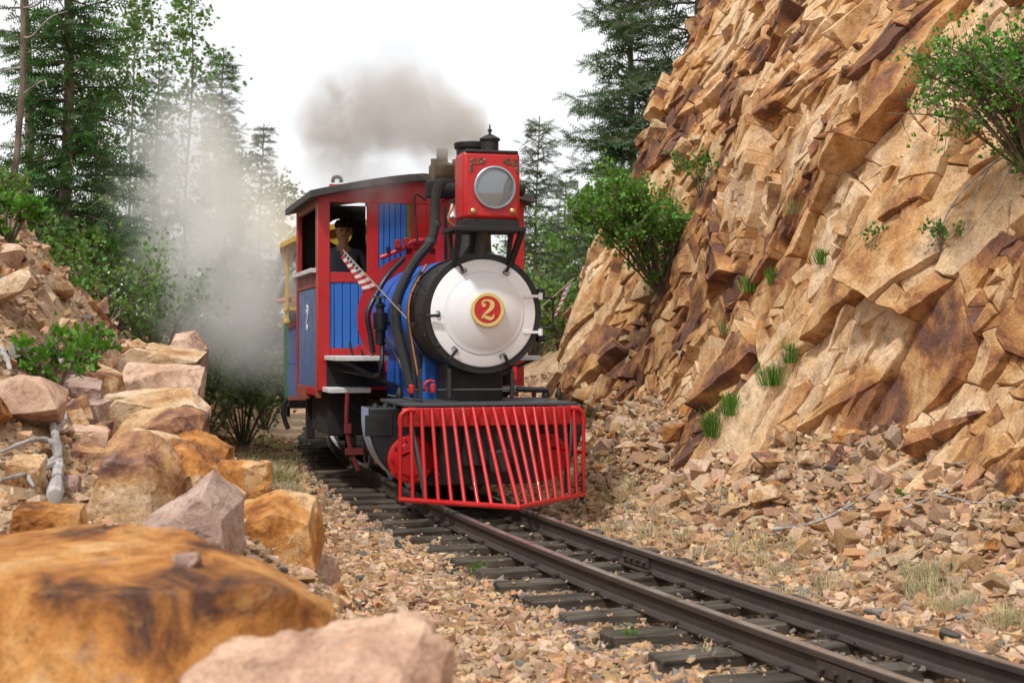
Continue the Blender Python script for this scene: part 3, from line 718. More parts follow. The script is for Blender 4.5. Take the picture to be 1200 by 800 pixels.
# ------------------------------------------------------------------ big boulders of the left bank, each placed where the photo shows it
def hero(label, outline, Y, depth, mat, seed, front=(0.80, 0.10), back=0.82, rough=0.020, cuts=20):
    """boulder from its outline at distance Y, with its own thickness, a nearer and a farther side"""
    r = np.random.default_rng(seed); O = [at(u, v, Y) for u, v in outline]; c = sum(O, VV0) / len(O); h = max(q.z for q in O) - min(q.z for q in O)
    g = drop(c.x, c.y); low = min(q.z for q in O)
    pts = list(O)
    for i, q in enumerate(O):
        if i % 2 and len(O) > 6 and abs(q.z - c.z) < 0.8 * h: continue
        d = q - c; pts.append(c + d * (front[0] + r.normal(0, 0.05)) + Vector((0, -depth / 2 * r.uniform(0.75, 1.0), -front[1] * h))); pts.append(c + d * (back + r.normal(0, 0.05)) + Vector((0, depth / 2 * r.uniform(0.75, 1.0), 0)))
    if low > g - 0.04:
        for q in O:
            if q.z < c.z: pts.append(Vector((c.x + (q.x - c.x) * 0.9, q.y, g - 0.06)))
    me = crisp([q - c for q in pts], cuts, rough, seed, bev=0.004, diss=20); me.materials.append(mat)
    o = link(bpy.data.objects.new('boulder', me)); o.location = c; return tag(o, label, 'boulder')
VV0 = Vector((0, 0, 0))
def boulder(label, u0, u1, v0, v1, Y, mat, seed, depth=0.8, rz=0.0, tilt=(0, 0), **kw):
    a, b = at(u0, v1, Y), at(u1, v0, Y); w = b.x - a.x; h = b.z - a.z; c = (a + b) / 2
    g = drop(c.x, c.y)
    if a.z > g - 0.03: h += a.z - (g - 0.05); c.z = b.z - h / 2
    me = crisp_box(seed, (w * 0.95, max(w, h) * depth, h * 0.95), cuts=9, jit=0.14, trunc=0.35, rough=0.035); me.materials.append(mat)
    o = link(bpy.data.objects.new('boulder', me)); o.location = c; o.rotation_euler = (tilt[0], tilt[1] * 0.5, rz * 0.5)
    return tag(o, label, 'boulder')
bp = [at(*q) for q in ((-90, 640, 4.7), (100, 613, 4.75), (205, 619, 4.65), (300, 655, 4.5), (388, 706, 4.35), (-90, 668, 4.1), (20, 684, 3.95), (112, 707, 3.75), (190, 694, 3.8), (327, 686, 4.0), (393, 718, 4.15),
      (-90, 900, 3.9), (150, 900, 3.5), (335, 860, 3.85), (399, 800, 4.2), (399, 800, 4.5), (-90, 850, 4.8))]
bc = sum(bp, VV0) / len(bp); bme_ = crisp([q - bc for q in bp], 34, 0.010, 41, bev=0.004); bme_.materials.append(M['rust'])
big = link(bpy.data.objects.new('boulder', bme_)); big.location = bc; tag(big, 'huge orange boulder with a sloping top, low in the foreground', 'boulder')
bpy.context.view_layer.update(); _hb = BVHTree.FromObject(big, bpy.context.evaluated_depsgraph_get()).ray_cast(CAMV - bc, (at(221, 662, 1) - CAMV).normalized())
if _hb[0] is not None:
    pm = rock_mesh(77, 4, (0.085, 0.07, 0.055), planes=16, cut=(0.5, 0.75), soft=0.06); pm.materials.append(M['grey_rock'])
    pb = link(bpy.data.objects.new('pebble', pm)); pb.location = _hb[0] + bc + Vector((0, 0, 0.014)); tag(pb, 'small grey pebble resting on the huge orange boulder', 'pebble')
hero('pale pink foreground boulder with rounded top in front of the huge orange one', [(212, 794), (262, 760), (380, 738), (445, 729), (496, 738), (525, 760), (534, 815), (530, 900), (205, 900)], 3.45, 0.6, M['pink'], 42, cuts=28, rough=0.025)
hero('purplish grey pointed boulder leaning on the orange block', [(163, 618), (210, 572), (250, 550), (262, 568), (281, 588), (288, 626), (286, 664), (160, 664)], 6.6, 0.5, M['grey_rock'], 43)
hero('squared orange boulder block at the right end of the rock pile', [(276, 590), (330, 572), (370, 583), (382, 640), (376, 662), (288, 672)], 7.7, 0.55, M['rust'], 44, front=(0.92, 0.22))
hero('tall angular brown boulder with slanting top behind the huge orange one', [(129, 513), (172, 506), (190, 517), (222, 560), (206, 600), (157, 630), (92, 630), (113, 556)], 7.3, 0.55, M['boulder'], 45)
hero('flat topped orange boulder with dark underside behind the pointed grey one', [(188, 516), (231, 504), (270, 525), (267, 552), (243, 582), (200, 582)], 8.9, 0.7, M['rust'], 46, front=(0.95, 0.25))
hero('long dark lichen spotted slab in the middle of the bank crest', [(138, 502), (150, 486), (217, 474), (246, 483), (243, 508), (205, 520), (138, 520)], 10.2, 0.7, M['boulder'], 47, front=(0.95, 0.25))
hero('long ochre slab below the cream slab on the bank crest', [(110, 492), (122, 464), (150, 454), (222, 454), (247, 478), (235, 498), (112, 502)], 11.2, 0.7, M['boulder'], 48, front=(0.95, 0.25))
hero('cream and tan banded slab on the bank crest', [(134, 458), (150, 425), (196, 422), (241, 430), (239, 462), (218, 472), (134, 472)], 12.7, 0.8, M['pink'], 49, front=(0.95, 0.25))
hero('broad tan slab near the far end of the bank crest', [(108, 430), (115, 411), (168, 398), (212, 405), (243, 412), (225, 436), (110, 442)], 14.4, 0.9, M['boulder'], 50, front=(0.95, 0.25))
hero('upright cracked tan boulder at the far tip of the bank', [(196, 410), (206, 391), (228, 387), (243, 409), (236, 432), (196, 432)], 15.6, 0.6, M['pink'], 51)
boulder('reddish purple block beside the grey log', 70, 118, 470, 508, 9.6, M['grey_rock'], 52, 0.9, 0.4, (0.1, 0.1), planes=5)
boulder('thin upright brown slab near the pale driftwood', 10, 46, 540, 622, 7.2, M['boulder'], 53, 0.6, 0.3, (0.1, 0.3), planes=5)
boulder('dark wedge of rock under the driftwood', 42, 100, 566, 625, 7.6, M['grey_rock'], 54, 0.9, 0.3, (0.1, -0.2), planes=6)
boulder('low rust boulder just above the huge orange one', 18, 92, 594, 640, 6.4, M['rust'], 55, 0.9, 0.1, (0.1, 0), planes=6)
boulder('brown boulder wedged left of the tall angular one', 85, 135, 526, 590, 8.4, M['boulder'], 56, 0.9, 0.6, (0.1, 0.3), planes=6)
boulder('small pale tilted slab beside the lichen spotted one', 60, 125, 500, 548, 9.0, M['pink'], 57, 0.9, 0.5, (0.2, 0.35), planes=6)
boulder('rounded tan boulder at the left end of the foreground pile', -40, 25, 588, 640, 6.8, M['boulder'], 58, 0.9, 0.5, (0.2, 0.1), planes=6)
boulder('pale grey slab lying above the purple block', 66, 120, 444, 476, 10.6, M['grey_rock'], 59, 0.9, 0.2, (0.25, 0.1), planes=6)
boulder('red brown wedge filling the gap below the dark slab', 152, 216, 508, 552, 8.9, M['boulder'], 62, 0.8, 0.5, (0.1, 0.2), planes=6)
boulder('orange fragment at the foot of the squared orange block', 255, 305, 545, 600, 8.4, M['rust'], 64, 0.8, 0.9, (0.1, 0.2), planes=6)

# ------------------------------------------------------------------ locomotive. local x: to its own left, y: towards its rear, z: up from the rail head
LC = Vector((-0.157, 12.5, 0.0)); LPHI = R_(15)
loco = empty('steam_locomotive', LC, LPHI)
tag(loco, 'small red, blue and black steam locomotive with number 2 on its front', 'locomotive')
_c, _s = math.cos(LPHI), math.sin(LPHI)
def Lp(u, v, t):                       # photo pixel at distance t behind the pilot -> local point
    k = (u - 600) / F_PX; x = (k * (LC.y + t * _c) - LC.x + t * _s) / (_c - k * _s)
    Y = LC.y + x * _s + t * _c; return Vector((x, t, CAM_H - (v - 400) / F_PX * Y))
BZ = Lp(568, 367, 0.35).z; BR = 0.505
# pilot (cowcatcher)
pil = empty('pilot'); pil.parent = loco
zt, zb = 0.80, 0.085; HW = 0.79
for sx in (-1, 1):
    MB().tube(catmull([(sx * HW, 0, zt - 0.10), (sx * (HW - 0.005), -0.005, zt - 0.03), (sx * (HW - 0.05), -0.01, zt + 0.015), (sx * (HW - 0.12), -0.01, zt + 0.02)], 4), 0.022, 12).build('corner_bend', M['red'], pil)
MB().span(-HW + 0.02, HW - 0.02, 0.012, 0.05, zt - 0.12, zt + 0.035).build('top_beam', M['red'], pil, bevel=0.006)
TIP = -0.82
def vbot(x): return TIP * (1 - abs(x) / HW)
MB().tube([(-HW, vbot(HW), zb), (0, TIP, zb), (HW, vbot(HW), zb)], 0.022, 8).build('bottom_rail', M['red'], pil)
for i in range(19):
    x = -HW + 2 * HW * i / 18
    z1 = zt - 0.06 if i in (0, 18) else zt + 0.03
    MB().tube([(x, -0.008, z1), (x, vbot(x), zb)], 0.0165, 14).build('bar', M['red'], pil)
for sx in (-1, 1):
    MB().bar((sx * 0.70, 0.06, zt - 0.06), (sx * 0.60, -0.10, zb + 0.03), 0.09, 0.025).build('brace', M['grey'], pil, bevel=0.004)
    MB().bar((sx * HW, 0.0, 0.44), (sx * 0.62, 0.35, 0.46), 0.025, 0.025).build('stay', M['red'], pil)
    MB().tube([(sx * HW, 0, zb), (sx * (HW - 0.02), 0, zb - 0.05)], 0.02, 6).build('foot', M['black'], pil)
# front beam, deck, frames
MB().span(-0.74, 0.74, 0.06, 1.25, 0.842, 0.868).build('front_deck', M['grey'], loco, bevel=0.004)
MB().span(-0.42, 0.42, 0.12, 0.20, 0.18, 0.80).build('front_plate', M['black'], loco, bevel=0.01)
MB().span(-0.24, 0.24, 0.05, 0.12, 0.34, 0.72).build('coupler_plate', M['soot'], loco, bevel=0.01)
mb = MB(); mb.tube([(0, 0.12, 0.40), (0, -0.18, 0.40)], 0.06, 10); mb.box((0, -0.22, 0.40), (0.16, 0.14, 0.18)); mb.build('coupler', M['soot'], loco, bevel=0.01)
for sx in (-1, 1):
    MB().span(sx * 0.235 - 0.02, sx * 0.235 + 0.02, 0.2, 4.9, 0.28, 0.74).build('frame_plate', M['black'], loco)
MB().span(-0.26, 0.26, 0.66, 1.1, 0.42, 1.2).build('smokebox_saddle', M['black'], loco, bevel=0.03)
# cylinders with red covers
def cyl_block(sx):
    cx = 0.60 * sx; t0 = 0.52; cz = Lp(475, 538, t0).z
    xo = abs(Lp(433, 480, t0).x); ztop = Lp(433, 478, t0).z; rr = 0.20
    zc0 = ztop - 0.12; zlow = cz - 0.235
    prof = [(0.36, ztop), (xo, ztop)] + [(0.36 + (xo - 0.36) * math.cos(a) ** 0.75, zc0 - (zc0 - zlow) * math.sin(a) ** 1.1) for a in [R_(88 * k / 12) for k in range(13)]] + [(0.36, zlow)]
    b_ = MB().prism(prof, lambda a, b, d: (sx * a, d, b), t0, t0 + 0.42).build('cylinder_block', M['black'], loco, bevel=0.012)
    side = prof[1:]
    mb = MB(); n = len(side)                                          # pale painted jacket along the curved outer side
    vs = [(sx * (a + 0.006), t0 + 0.015, b) for a, b in side] + [(sx * (a + 0.006), t0 + 0.40, b) for a, b in side]
    mb.add(vs, [(i, i + 1, n + i + 1, n + i) for i in range(n - 1)]); mb.build('jacket', M['paleblue'] if sx < 0 else M['grey'], b_)
    MB().span(sx * (xo - 0.10) - 0.14, sx * (xo - 0.10) + 0.10, t0 - 0.008, t0 - 0.0005, ztop - 0.24, ztop - 0.06).build('access_plate', M['black'], b_, bevel=0.02)
    cv = MB().lathe([(0, 0.205), (-0.03, 0.205), (-0.035, 0.195), (-0.035, 0.15), (-0.05, 0.14), (-0.055, 0.06), (-0.05, 0.0)], (cx, t0, cz), (0, 1, 0), 36).build('cylinder_cover', M['red'], loco)
    for k in range(10):
        a = 2 * math.pi * k / 10; p = Vector((cx + 0.175 * math.cos(a), t0 - 0.035, cz + 0.175 * math.sin(a)))
        MB().tube([p, p + Vector((0, -0.018, 0))], 0.013, 6).build('bolt', M['darkred'], cv)
    MB().tube([(cx, t0 + 0.42, cz), (cx, t0 + 1.5, cz)], 0.03, 10).build('piston_rod', M['steel'], loco)
    MB().box((cx, t0 + 1.3, cz), (0.10, 0.22, 0.16)).build('crosshead', M['darkred'], loco, bevel=0.01)
    MB().span(cx - 0.04, cx + 0.04, t0 + 0.5, t0 + 1.8, cz + 0.10, cz + 0.14).build('slide_bar', M['soot'], loco)
    # small drain and lubricator fittings on the block top
    for k in range(4):
        MB().tube([(sx * (xo - 0.06 - 0.09 * k), t0 + 0.06, ztop), (sx * (xo - 0.06 - 0.09 * k), t0 + 0.06, ztop + 0.035)], 0.022, 8).build('nut', M['grey'], b_)
    return xo, ztop, cz
XO, ZTOP, CZ_ = cyl_block(-1); cyl_block(1)
# wheels
WR = 0.36; M['sandpipe'] = paint('dirty_red', (0.16, 0.012, 0.010), 0.6, 0.6, dirtcol=(0.03, 0.02, 0.016))
def wheel(x, t, r_, rod=False):
    w = empty('driving_wheel' if r_ > 0.3 else 'trailing_wheel'); w.parent = loco; sx = 1 if x > 0 else -1
    MB().lathe([(-0.05, r_ - 0.05), (-0.05, r_ + 0.0), (0.035, r_ - 0.006), (0.035, r_ + 0.025), (0.055, r_ + 0.02), (0.055, r_ - 0.05)], (x, t, r_), (-sx, 0, 0), 36, caps=False).build('tyre', M['steel'], w)
    MB().lathe([(-0.045, 0.0), (-0.045, 0.07), (-0.02, 0.075), (-0.02, 0.0)], (x, t, r_), (-sx, 0, 0), 20, False).build('hub', M['darkred'], w)
    for k in range(10):
        a = 2 * math.pi * k / 10
        MB().bar((x, t + 0.06 * math.cos(a), r_ + 0.06 * math.sin(a)), (x, t + (r_ - 0.045) * math.cos(a), r_ + (r_ - 0.045) * math.sin(a)), 0.03, 0.045).build('spoke', M['darkred'], w)
    return w
for sx in (-1, 1):
    for t in (1.75, 2.65): wheel(sx * 0.34, t, WR)
    wheel(sx * 0.34, 4.1, 0.25)
    xo = sx * 0.47
    MB().bar((xo, 1.75, WR - 0.16), (xo, 2.65, WR - 0.16), 0.05, 0.09).build('coupling_rod', M['darkred'], loco, bevel=0.008)
    MB().bar((xo + sx * 0.06, 1.80, CZ_), (xo + sx * 0.06, 2.65, WR - 0.16), 0.05, 0.08).build('connecting_rod', M['darkred'], loco, bevel=0.008)
    MB().span(sx * 0.42, sx * 0.34, 0.95, 3.0, WR + 0.20, WR + 0.46).build('spring_hanger', M['soot'], loco)
    mb = MB(); mb.tube(catmull([(sx * 0.92, 2.0, 0.90), (sx * 0.93, 2.0, 0.62), (sx * 0.90, 2.0, 0.40), (sx * 0.82, 2.0, 0.16)], 4), 0.022, 8); mb.box((sx * 0.92, 2.0, 0.56), (0.06, 0.06, 0.09)); mb.box((sx * 0.86, 2.0, 0.34), (0.16, 0.06, 0.06))
    mb.build('sanding_pipe', M['sandpipe'], loco)
    MB().span(sx * 0.95, sx * 0.55, 3.1, 4.4, 0.42, 0.86).build('ash_pan', M['dark'], loco, bevel=0.02)
    MB().span(sx * 0.98, sx * 0.90, 4.55, 4.72, 0.30, 0.92).build('rear_step_hanger', M['dark'], loco, bevel=0.01)
# smokebox and boiler
smb = MB().lathe([(0.0, BR - 0.05), (0.0, BR + 0.012), (0.03, BR + 0.02), (0.09, BR + 0.02), (0.092, BR - 0.003), (0.80, BR - 0.003)], (0, 0.35, BZ), (0, 1, 0), 64, caps=False).build('smokebox', M['black'], loco)
for k in range(16):
    a = 2 * math.pi * k / 16
    MB().tube([(math.cos(a) * (BR - 0.012), 0.55, BZ + math.sin(a) * (BR - 0.012)), (math.cos(a) * (BR + 0.012), 0.55, BZ + math.sin(a) * (BR + 0.012))], 0.014, 6).build('rivet', M['black'], smb)
MB().lathe([(0, BR + 0.012), (0.0, BR + 0.016), (0.05, BR + 0.016), (0.05, BR + 0.012)], (0, 1.10, BZ), (0, 1, 0), 64, caps=False).build('boiler_band', M['dullbrass'], loco)
boil = MB().lathe([(0, BR - 0.02), (0.0, BR + 0.010), (1.96, BR + 0.010)], (0, 1.13, BZ), (0, 1, 0), 64, caps=False).build('boiler', M['boilerblue'], loco)
for t in (1.75, 2.4):
    MB().lathe([(0, BR + 0.010), (0.0, BR + 0.014), (0.05, BR + 0.014), (0.05, BR + 0.010)], (0, t, BZ), (0, 1, 0), 64, caps=False).build('boiler_band', M['boilerblue'], boil)
MB().span(-0.36, 0.36, 1.15, 3.05, 0.74, BZ - 0.30).build('firebox', M['boilerblue'], loco, bevel=0.02)
for sx in (-1, 1):
    for t in (1.2, 1.62): MB().span(sx * 0.38, sx * 0.34, t, t + 0.10, 0.6, BZ - 0.3).build('boiler_bracket', M['black'], loco)
# smokebox door
DR = 0.462
door = MB().lathe([(0.0, DR), (-0.018, DR), (-0.026, DR - 0.012), (-0.026, 0.0)], (0, 0.36, BZ), (0, 1, 0), 72).build('smokebox_door', M['white'], loco)
dome = [(-0.026, 0.362), (-0.032, 0.357), (-0.036, 0.349)] + [(-0.036 - 0.085 * (1 - (q / 0.345) ** 2.0), q) for q in [0.345 * (1 - k / 10) for k in range(11)]]
MB().lathe(dome, (0, 0.36, BZ), (0, 1, 0), 72, caps=False).build('door_dish', M['silver'], door, smooth=80)
FY = 0.36 - 0.119
pc = Lp(571, 363, FY); ex, ez = pc.x, pc.z
emb = MB().lathe([(0.004, 0.0), (0.004, 0.148), (-0.014, 0.148), (-0.018, 0.143), (-0.018, 0.118), (-0.010, 0.114), (-0.010, 0.0)], (ex, FY - 0.002, ez), (0, 1, 0), 56, caps=False).build('number_plate', M['gold'], door)
MB().lathe([(-0.011, 0.0), (-0.011, 0.1155), (-0.0135, 0.1155), (-0.0135, 0.0)], (ex, FY - 0.002, ez), (0, 1, 0), 56, caps=False).build('plate_field', M['red'], emb)
def numeral2(fn, h, th):
    """old style figure 2 drawn as a swelling stroke; fn(a, b, depth) -> point"""
    mb = MB()
    def stroke(pts, ws):
        P = catmull([(a, b, w) for (a, b), w in zip(pts, ws)], 6); L = []; Rr = []
        for i, p in enumerate(P):
            q0, q1 = P[max(0, i - 1)], P[min(len(P) - 1, i + 1)]; d = Vector((q1.x - q0.x, q1.y - q0.y)); d.normalize(); nrm = Vector((-d.y, d.x)) * max(0.01, p.z) / 2
            L.append((p.x + nrm.x, p.y + nrm.y)); Rr.append((p.x - nrm.x, p.y - nrm.y))
        n = len(P); vs = [fn(a * h, b * h, 0) for a, b in L] + [fn(a * h, b * h, 0) for a, b in Rr] + [fn(a * h, b * h, th) for a, b in L] + [fn(a * h, b * h, th) for a, b in Rr]
        fs = []
        for i in range(n - 1):
            fs += [(i, i + 1, n + i + 1, n + i), (2 * n + i, 3 * n + i, 3 * n + i + 1, 2 * n + i + 1), (i, 2 * n + i, 2 * n + i + 1, i + 1), (n + i, n + i + 1, 3 * n + i + 1, 3 * n + i)]
        mb.add(vs, fs)
    stroke([(-0.24, 0.22), (-0.29, 0.33), (-0.17, 0.455), (0.04, 0.465), (0.21, 0.36), (0.225, 0.18), (0.10, 0.0), (-0.10, -0.17), (-0.26, -0.32), (-0.31, -0.45)], [0.05, 0.07, 0.08, 0.10, 0.20, 0.22, 0.17, 0.11, 0.07, 0.05])
    stroke([(-0.32, -0.43), (-0.2, -0.345), (-0.02, -0.39), (0.14, -0.43), (0.26, -0.37), (0.33, -0.22)], [0.04, 0.10, 0.17, 0.17, 0.11, 0.03])
    ball = [(-0.20 + 0.105 * math.cos(R_(k * 24)), 0.235 + 0.095 * math.sin(R_(k * 24))) for k in range(15)]
    mb.prism([(a * h, b * h) for a, b in ball], fn, 0, th)
    return mb
numeral2(lambda a, b, d: (ex + a, FY - 0.0142 - d, ez + b), 0.172, 0.006).build('numeral', M['gold'], emb)
for k, a in enumerate((118, 62, 183, 232, 296, 214)):                 # door dogs
    a = R_(a); ca, sa = math.cos(a), math.sin(a); r0, r1 = BR + 0.005, DR - (0.065 if k != 5 else -0.01)
    y0 = 0.30
    dg = MB().bar((r0 * ca, y0, BZ + r0 * sa), (r1 * ca, y0 - 0.01, BZ + r1 * sa), 0.026, 0.026).build('door_dog', M['black'], door, bevel=0.005)
    if k != 5:
        q = DR - 0.045; pa = Vector((q * ca, 0.325, BZ + q * sa)); tg = Vector((-sa, 0, ca)) * 0.035; rd = Vector((ca, 0, sa)) * 0.03
        MB().tube([pa - tg, pa - tg - rd, pa + tg * 0.4 - rd, pa + tg * 0.4], 0.005, 5).build('clip', M['grey'], dg)
for v in (347, 389):                                                 # hinge straps on the right
    p = Lp(634, v, 0.33); MB().span(p.x - 0.16, p.x + 0.012, 0.322, 0.332, p.z - 0.012, p.z + 0.012).build('hinge_strap', M['silver'], door)
    MB().tube([(p.x - 0.005, 0.325, p.z - 0.03), (p.x - 0.005, 0.325, p.z + 0.03)], 0.02, 8).build('hinge_pin', M['silver'], door)
MB().tube(catmull([Lp(628, 349, 0.36), Lp(644, 349, 0.36), Lp(648, 353, 0.36), Lp(648, 378, 0.36), Lp(644, 384, 0.36), Lp(628, 385, 0.36)], 3), 0.011, 8).build('side_handrail', M['black'], loco)
for v in (343, 396): MB().box(Lp(633, v, 0.40), (0.06, 0.1, 0.07)).build('hinge_lug', M['black'], loco, bevel=0.01)
# headlight on its shelf
hl = empty('headlight'); hl.parent = loco
HT = 0.12; a0, a1 = Lp(543, 256, HT), Lp(610, 179, HT); hx0, hx1, hz0, hz1 = a0.x, a1.x, a0.z, a1.z; hcx = (hx0 + hx1) / 2
MB().span(hx0, hx1, HT, HT + 0.34, hz0, hz1).build('case', M['red'], hl, bevel=0.035, bseg=3)
MB().span(hx0 + 0.02, hx1 - 0.02, HT - 0.004, HT + 0.36, hz1 - 0.012, hz1 + 0.014).build('case_roof', M['black'], hl, bevel=0.008)
MB().span(hx0 + 0.01, hx1 - 0.01, HT + 0.01, HT + 0.30, hz0 - 0.07, hz0 + 0.002).build('case_foot', M['black'], hl, bevel=0.006)
lc = Lp(579.5, 220, HT); lr = 0.178
MB().lathe([(0.01, lr), (-0.022, lr + 0.004), (-0.028, lr - 0.004), (-0.028, lr - 0.012), (-0.01, lr - 0.014)], (lc.x, HT, lc.z), (0, 1, 0), 56, caps=False).build('lens_ring', M['steel'], hl)
MB().lathe([(-0.008 - 0.016 * (1 - (q / lr) ** 2), q * 0.985) for q in [lr * (1 - k / 8) for k in range(9)]], (lc.x, HT, lc.z), (0, 1, 0), 48, caps=False).build('lens', M['lens'], hl)
for u in (554.5, 600.5):
    p = Lp(u, 247.5, HT); MB().lathe([(0, 0.026), (-0.012, 0.024), (-0.02, 0.014), (-0.022, 0.0)], (p.x, HT, p.z), (0, 1, 0), 16, caps=False).build('brass_knob', M['brass'], hl)
for sx in (-1, 1):                                                    # gilt scrolls in the upper corners
    cx0 = lc.x + sx * 0.165; cz0 = hz1 - 0.085
    def spiral(cx, cz, r0, a0, turns, dirn):
        return [(cx + sx * r0 * (1 - 0.75 * k / 14) * math.cos(a0 + dirn * turns * 6.28 * k / 14), HT - 0.004, cz + r0 * (1 - 0.75 * k / 14) * math.sin(a0 + dirn * turns * 6.28 * k / 14)) for k in range(15)]
    mb = MB(); mb.tube(spiral(cx0 - sx * 0.05, cz0 + 0.012, 0.034, 3.0, 1.2, 1), 0.006, 5); mb.tube(spiral(cx0 + sx * 0.018, cz0 - 0.004, 0.03, 2.2, 1.2, -1), 0.006, 5); mb.tube(spiral(cx0 + sx * 0.035, cz0 - 0.065, 0.022, 1.6, 1.1, 1), 0.005, 5)
    mb.tube(catmull([(cx0 - sx * 0.085, HT - 0.004, cz0 + 0.02), (cx0 - sx * 0.02, HT - 0.004, cz0 - 0.02), (cx0 + sx * 0.035, HT - 0.004, cz0 - 0.02), (cx0 + sx * 0.05, HT - 0.004, cz0 - 0.10)], 5), 0.005, 5)
    mb.build('gilt_scroll', M['dullbrass'], hl)
vc = Lp(574, 165, HT + 0.2)                                           # vent chimney with finial
MB().lathe([(-0.16, 0.075), (0.0, 0.075), (0.0, 0.088), (0.012, 0.09), (0.02, 0.085), (0.05, 0.03), (0.055, 0.012), (0.075, 0.010), (0.08, 0.02), (0.095, 0.018), (0.10, 0.008), (0.14, 0.004)], (vc.x, HT + 0.2, vc.z), (0, 0, 1), 24).build('vent', M['black'], hl)
p = Lp(614, 222, HT + 0.1); MB().lathe([(0, 0.03), (0.02, 0.05), (0.07, 0.055), (0.09, 0.03)], (hx1 - 0.005, HT + 0.17, p.z), (1, 0, 0), 16).build('side_vent', M['black'], hl)
zs = Lp(575, 268, 0.05).z
sa_, sb_ = Lp(532, 268, 0.04).x, Lp(617, 268, 0.04).x
shelf = MB().span(sa_, sb_, 0.04, 0.52, zs - 0.018, zs + 0.018).build('headlight_shelf', M['black'], loco, bevel=0.004)
for u0, u1 in ((538, 535), (612, 606)):
    p0 = Lp(u0, 272, 0.10); MB().bar((p0.x, 0.10, zs - 0.01), (p0.x + (0.02 if u0 < 570 else -0.04), 0.34, BZ + 0.42), 0.05, 0.03).build('bracket', M['black'], shelf)
    MB().bar((p0.x, 0.45, zs - 0.01), (p0.x + (0.02 if u0 < 570 else -0.04), 0.45, BZ + 0.42), 0.04, 0.03).build('bracket', M['black'], shelf)
MB().tube([(hcx - 0.04, 0.3, zs), (hcx - 0.04, 0.4, BZ + 0.48)], 0.05, 12).build('lamp_support', M['grey'], loco)
# chimney
ch = Lp(555, 168, 0.72); cb = BZ + BR - 0.06
chim = MB().lathe([(cb - ch.z, 0.22), (cb - ch.z + 0.08, 0.165), (-0.62, 0.148), (-0.06, 0.148), (-0.05, 0.166), (-0.01, 0.172), (0.0, 0.165), (0.0, 0.135), (-0.2, 0.13)], (0.0, 0.72, ch.z), (0, 0, 1), 36, caps=False).build('chimney', M['black'], loco)
# steam dome, whistle stand, bell, turret
DT = 2.0
MB().span(0.0, 0.38, DT - 0.2, DT + 0.35, BZ + 0.40, Lp(520, 231, DT - 0.2).z).build('dome_casing', M['red'], loco, bevel=0.03)
zd = Lp(520, 229, DT).z
MB().lathe([(0.0, 0.165), (0.14, 0.165), (0.17, 0.14), (0.18, 0.10)], (0, DT, zd - 0.02), (0, 0, 1), 28).build('dome', M['soot'], loco)
MB().lathe([(0.0, 0.10), (0.05, 0.13), (0.14, 0.13), (0.17, 0.09), (0.18, 0.055), (0.30, 0.055), (0.31, 0.045)], (0, DT, zd + 0.14), (0, 0, 1), 24).build('safety_valve', M['dullbrass'], loco)
for dx in (-0.10, 0.11): MB().tube([(dx, DT - 0.08, zd + 0.1), (dx, DT - 0.08, zd + 0.34)], 0.03, 10).build('whistle', M['dullbrass'], loco)
MB().tube([(-0.14, DT - 0.21, zd - 0.09 + 0.12), (0.16, DT - 0.21, zd + 0.03)], 0.075, 14).build('generator', M['black'], loco)
bl = Lp(536, 255, 1.25); bell = empty('bell'); bell.parent = loco
MB().lathe([(0.0, 0.105), (0.02, 0.085), (0.09, 0.065), (0.14, 0.055), (0.16, 0.03), (0.165, 0.0)], (bl.x, 1.25, bl.z), (0, 0, 1), 24, caps=False).build('bell_body', M['silver'], bell)
MB().tube(catmull([Lp(534, 233, 1.15), Lp(531, 243, 1.15), Lp(526, 252, 1.15), Lp(526, 259, 1.15), Lp(532, 265, 1.15)], 5), 0.012, 8).build('bell_yoke', M['copper'], bell)
MB().lathe([(0, 0.03), (0.04, 0.03)], Lp(531, 236, 1.15) - Vector((0, 0, 0.02)), (0, 0, 1), 10).build('yoke_nut', M['black'], bell)
for sx in (-1, 1): MB().bar((bl.x + 0.02 + sx * 0.13, 1.25, BZ + BR - 0.03), (bl.x + 0.02 + sx * 0.13, 1.25, bl.z + 0.10), 0.02, 0.03).build('bell_frame', M['black'], bell)
# pipes and hoses on the visible flank, kept outside the boiler shell
def flank(pts, r_, name, mat, parent=loco, n=6):
    out = []
    for (u, v, t) in pts:
        p = Lp(u, v, t); d = Vector((p.x, 0, p.z - BZ)); m = BR + 0.012 + r_
        if d.length < m and p.z > BZ - 0.55: d = d.normalized() * m; p = Vector((d.x, t, BZ + d.z))
        out.append(p)
    return MB().tube(catmull(out, n), r_, 10).build(name, mat, parent)
hose = flank([(522, 214, 1.80), (514, 218, 1.72), (510, 236, 1.65), (509, 268, 1.58), (503, 286, 1.55), (489, 303, 1.52), (475, 327, 1.50), (468, 356, 1.46), (468, 385, 1.42), (474, 420, 1.34), (482, 452, 1.25)], 0.046, 'steam_hose', M['soot'])
for (u, v, t) in ((511, 262, 1.60), (505, 282, 1.56), (468, 360, 1.46)):
    p = Lp(u, v, t); MB().lathe([(-0.02, 0.05), (-0.02, 0.056), (0.02, 0.056), (0.02, 0.05)], p, (0.25, 0, 1), 14).build('hose_clamp', M['grey'], hose)
flank([(473, 303, 2.5), (455, 322, 2.4), (441, 345, 2.35), (431, 368, 2.3), (434, 392, 2.3), (437, 414, 2.3)], 0.028, 'feed_pipe', M['black'])
flank([(443, 348, 2.2), (443, 372, 2.15), (447, 392, 2.05), (462, 412, 1.8), (474, 437, 1.5), (480, 460, 1.3)], 0.016, 'drain_pipe', M['grey'])
flank([(500, 310, 0.95), (490, 328, 0.95), (481, 348, 0.95), (479, 372, 0.95), (483, 400, 0.95), (490, 440, 0.9)], 0.012, 'oil_pipe', M['copper'])
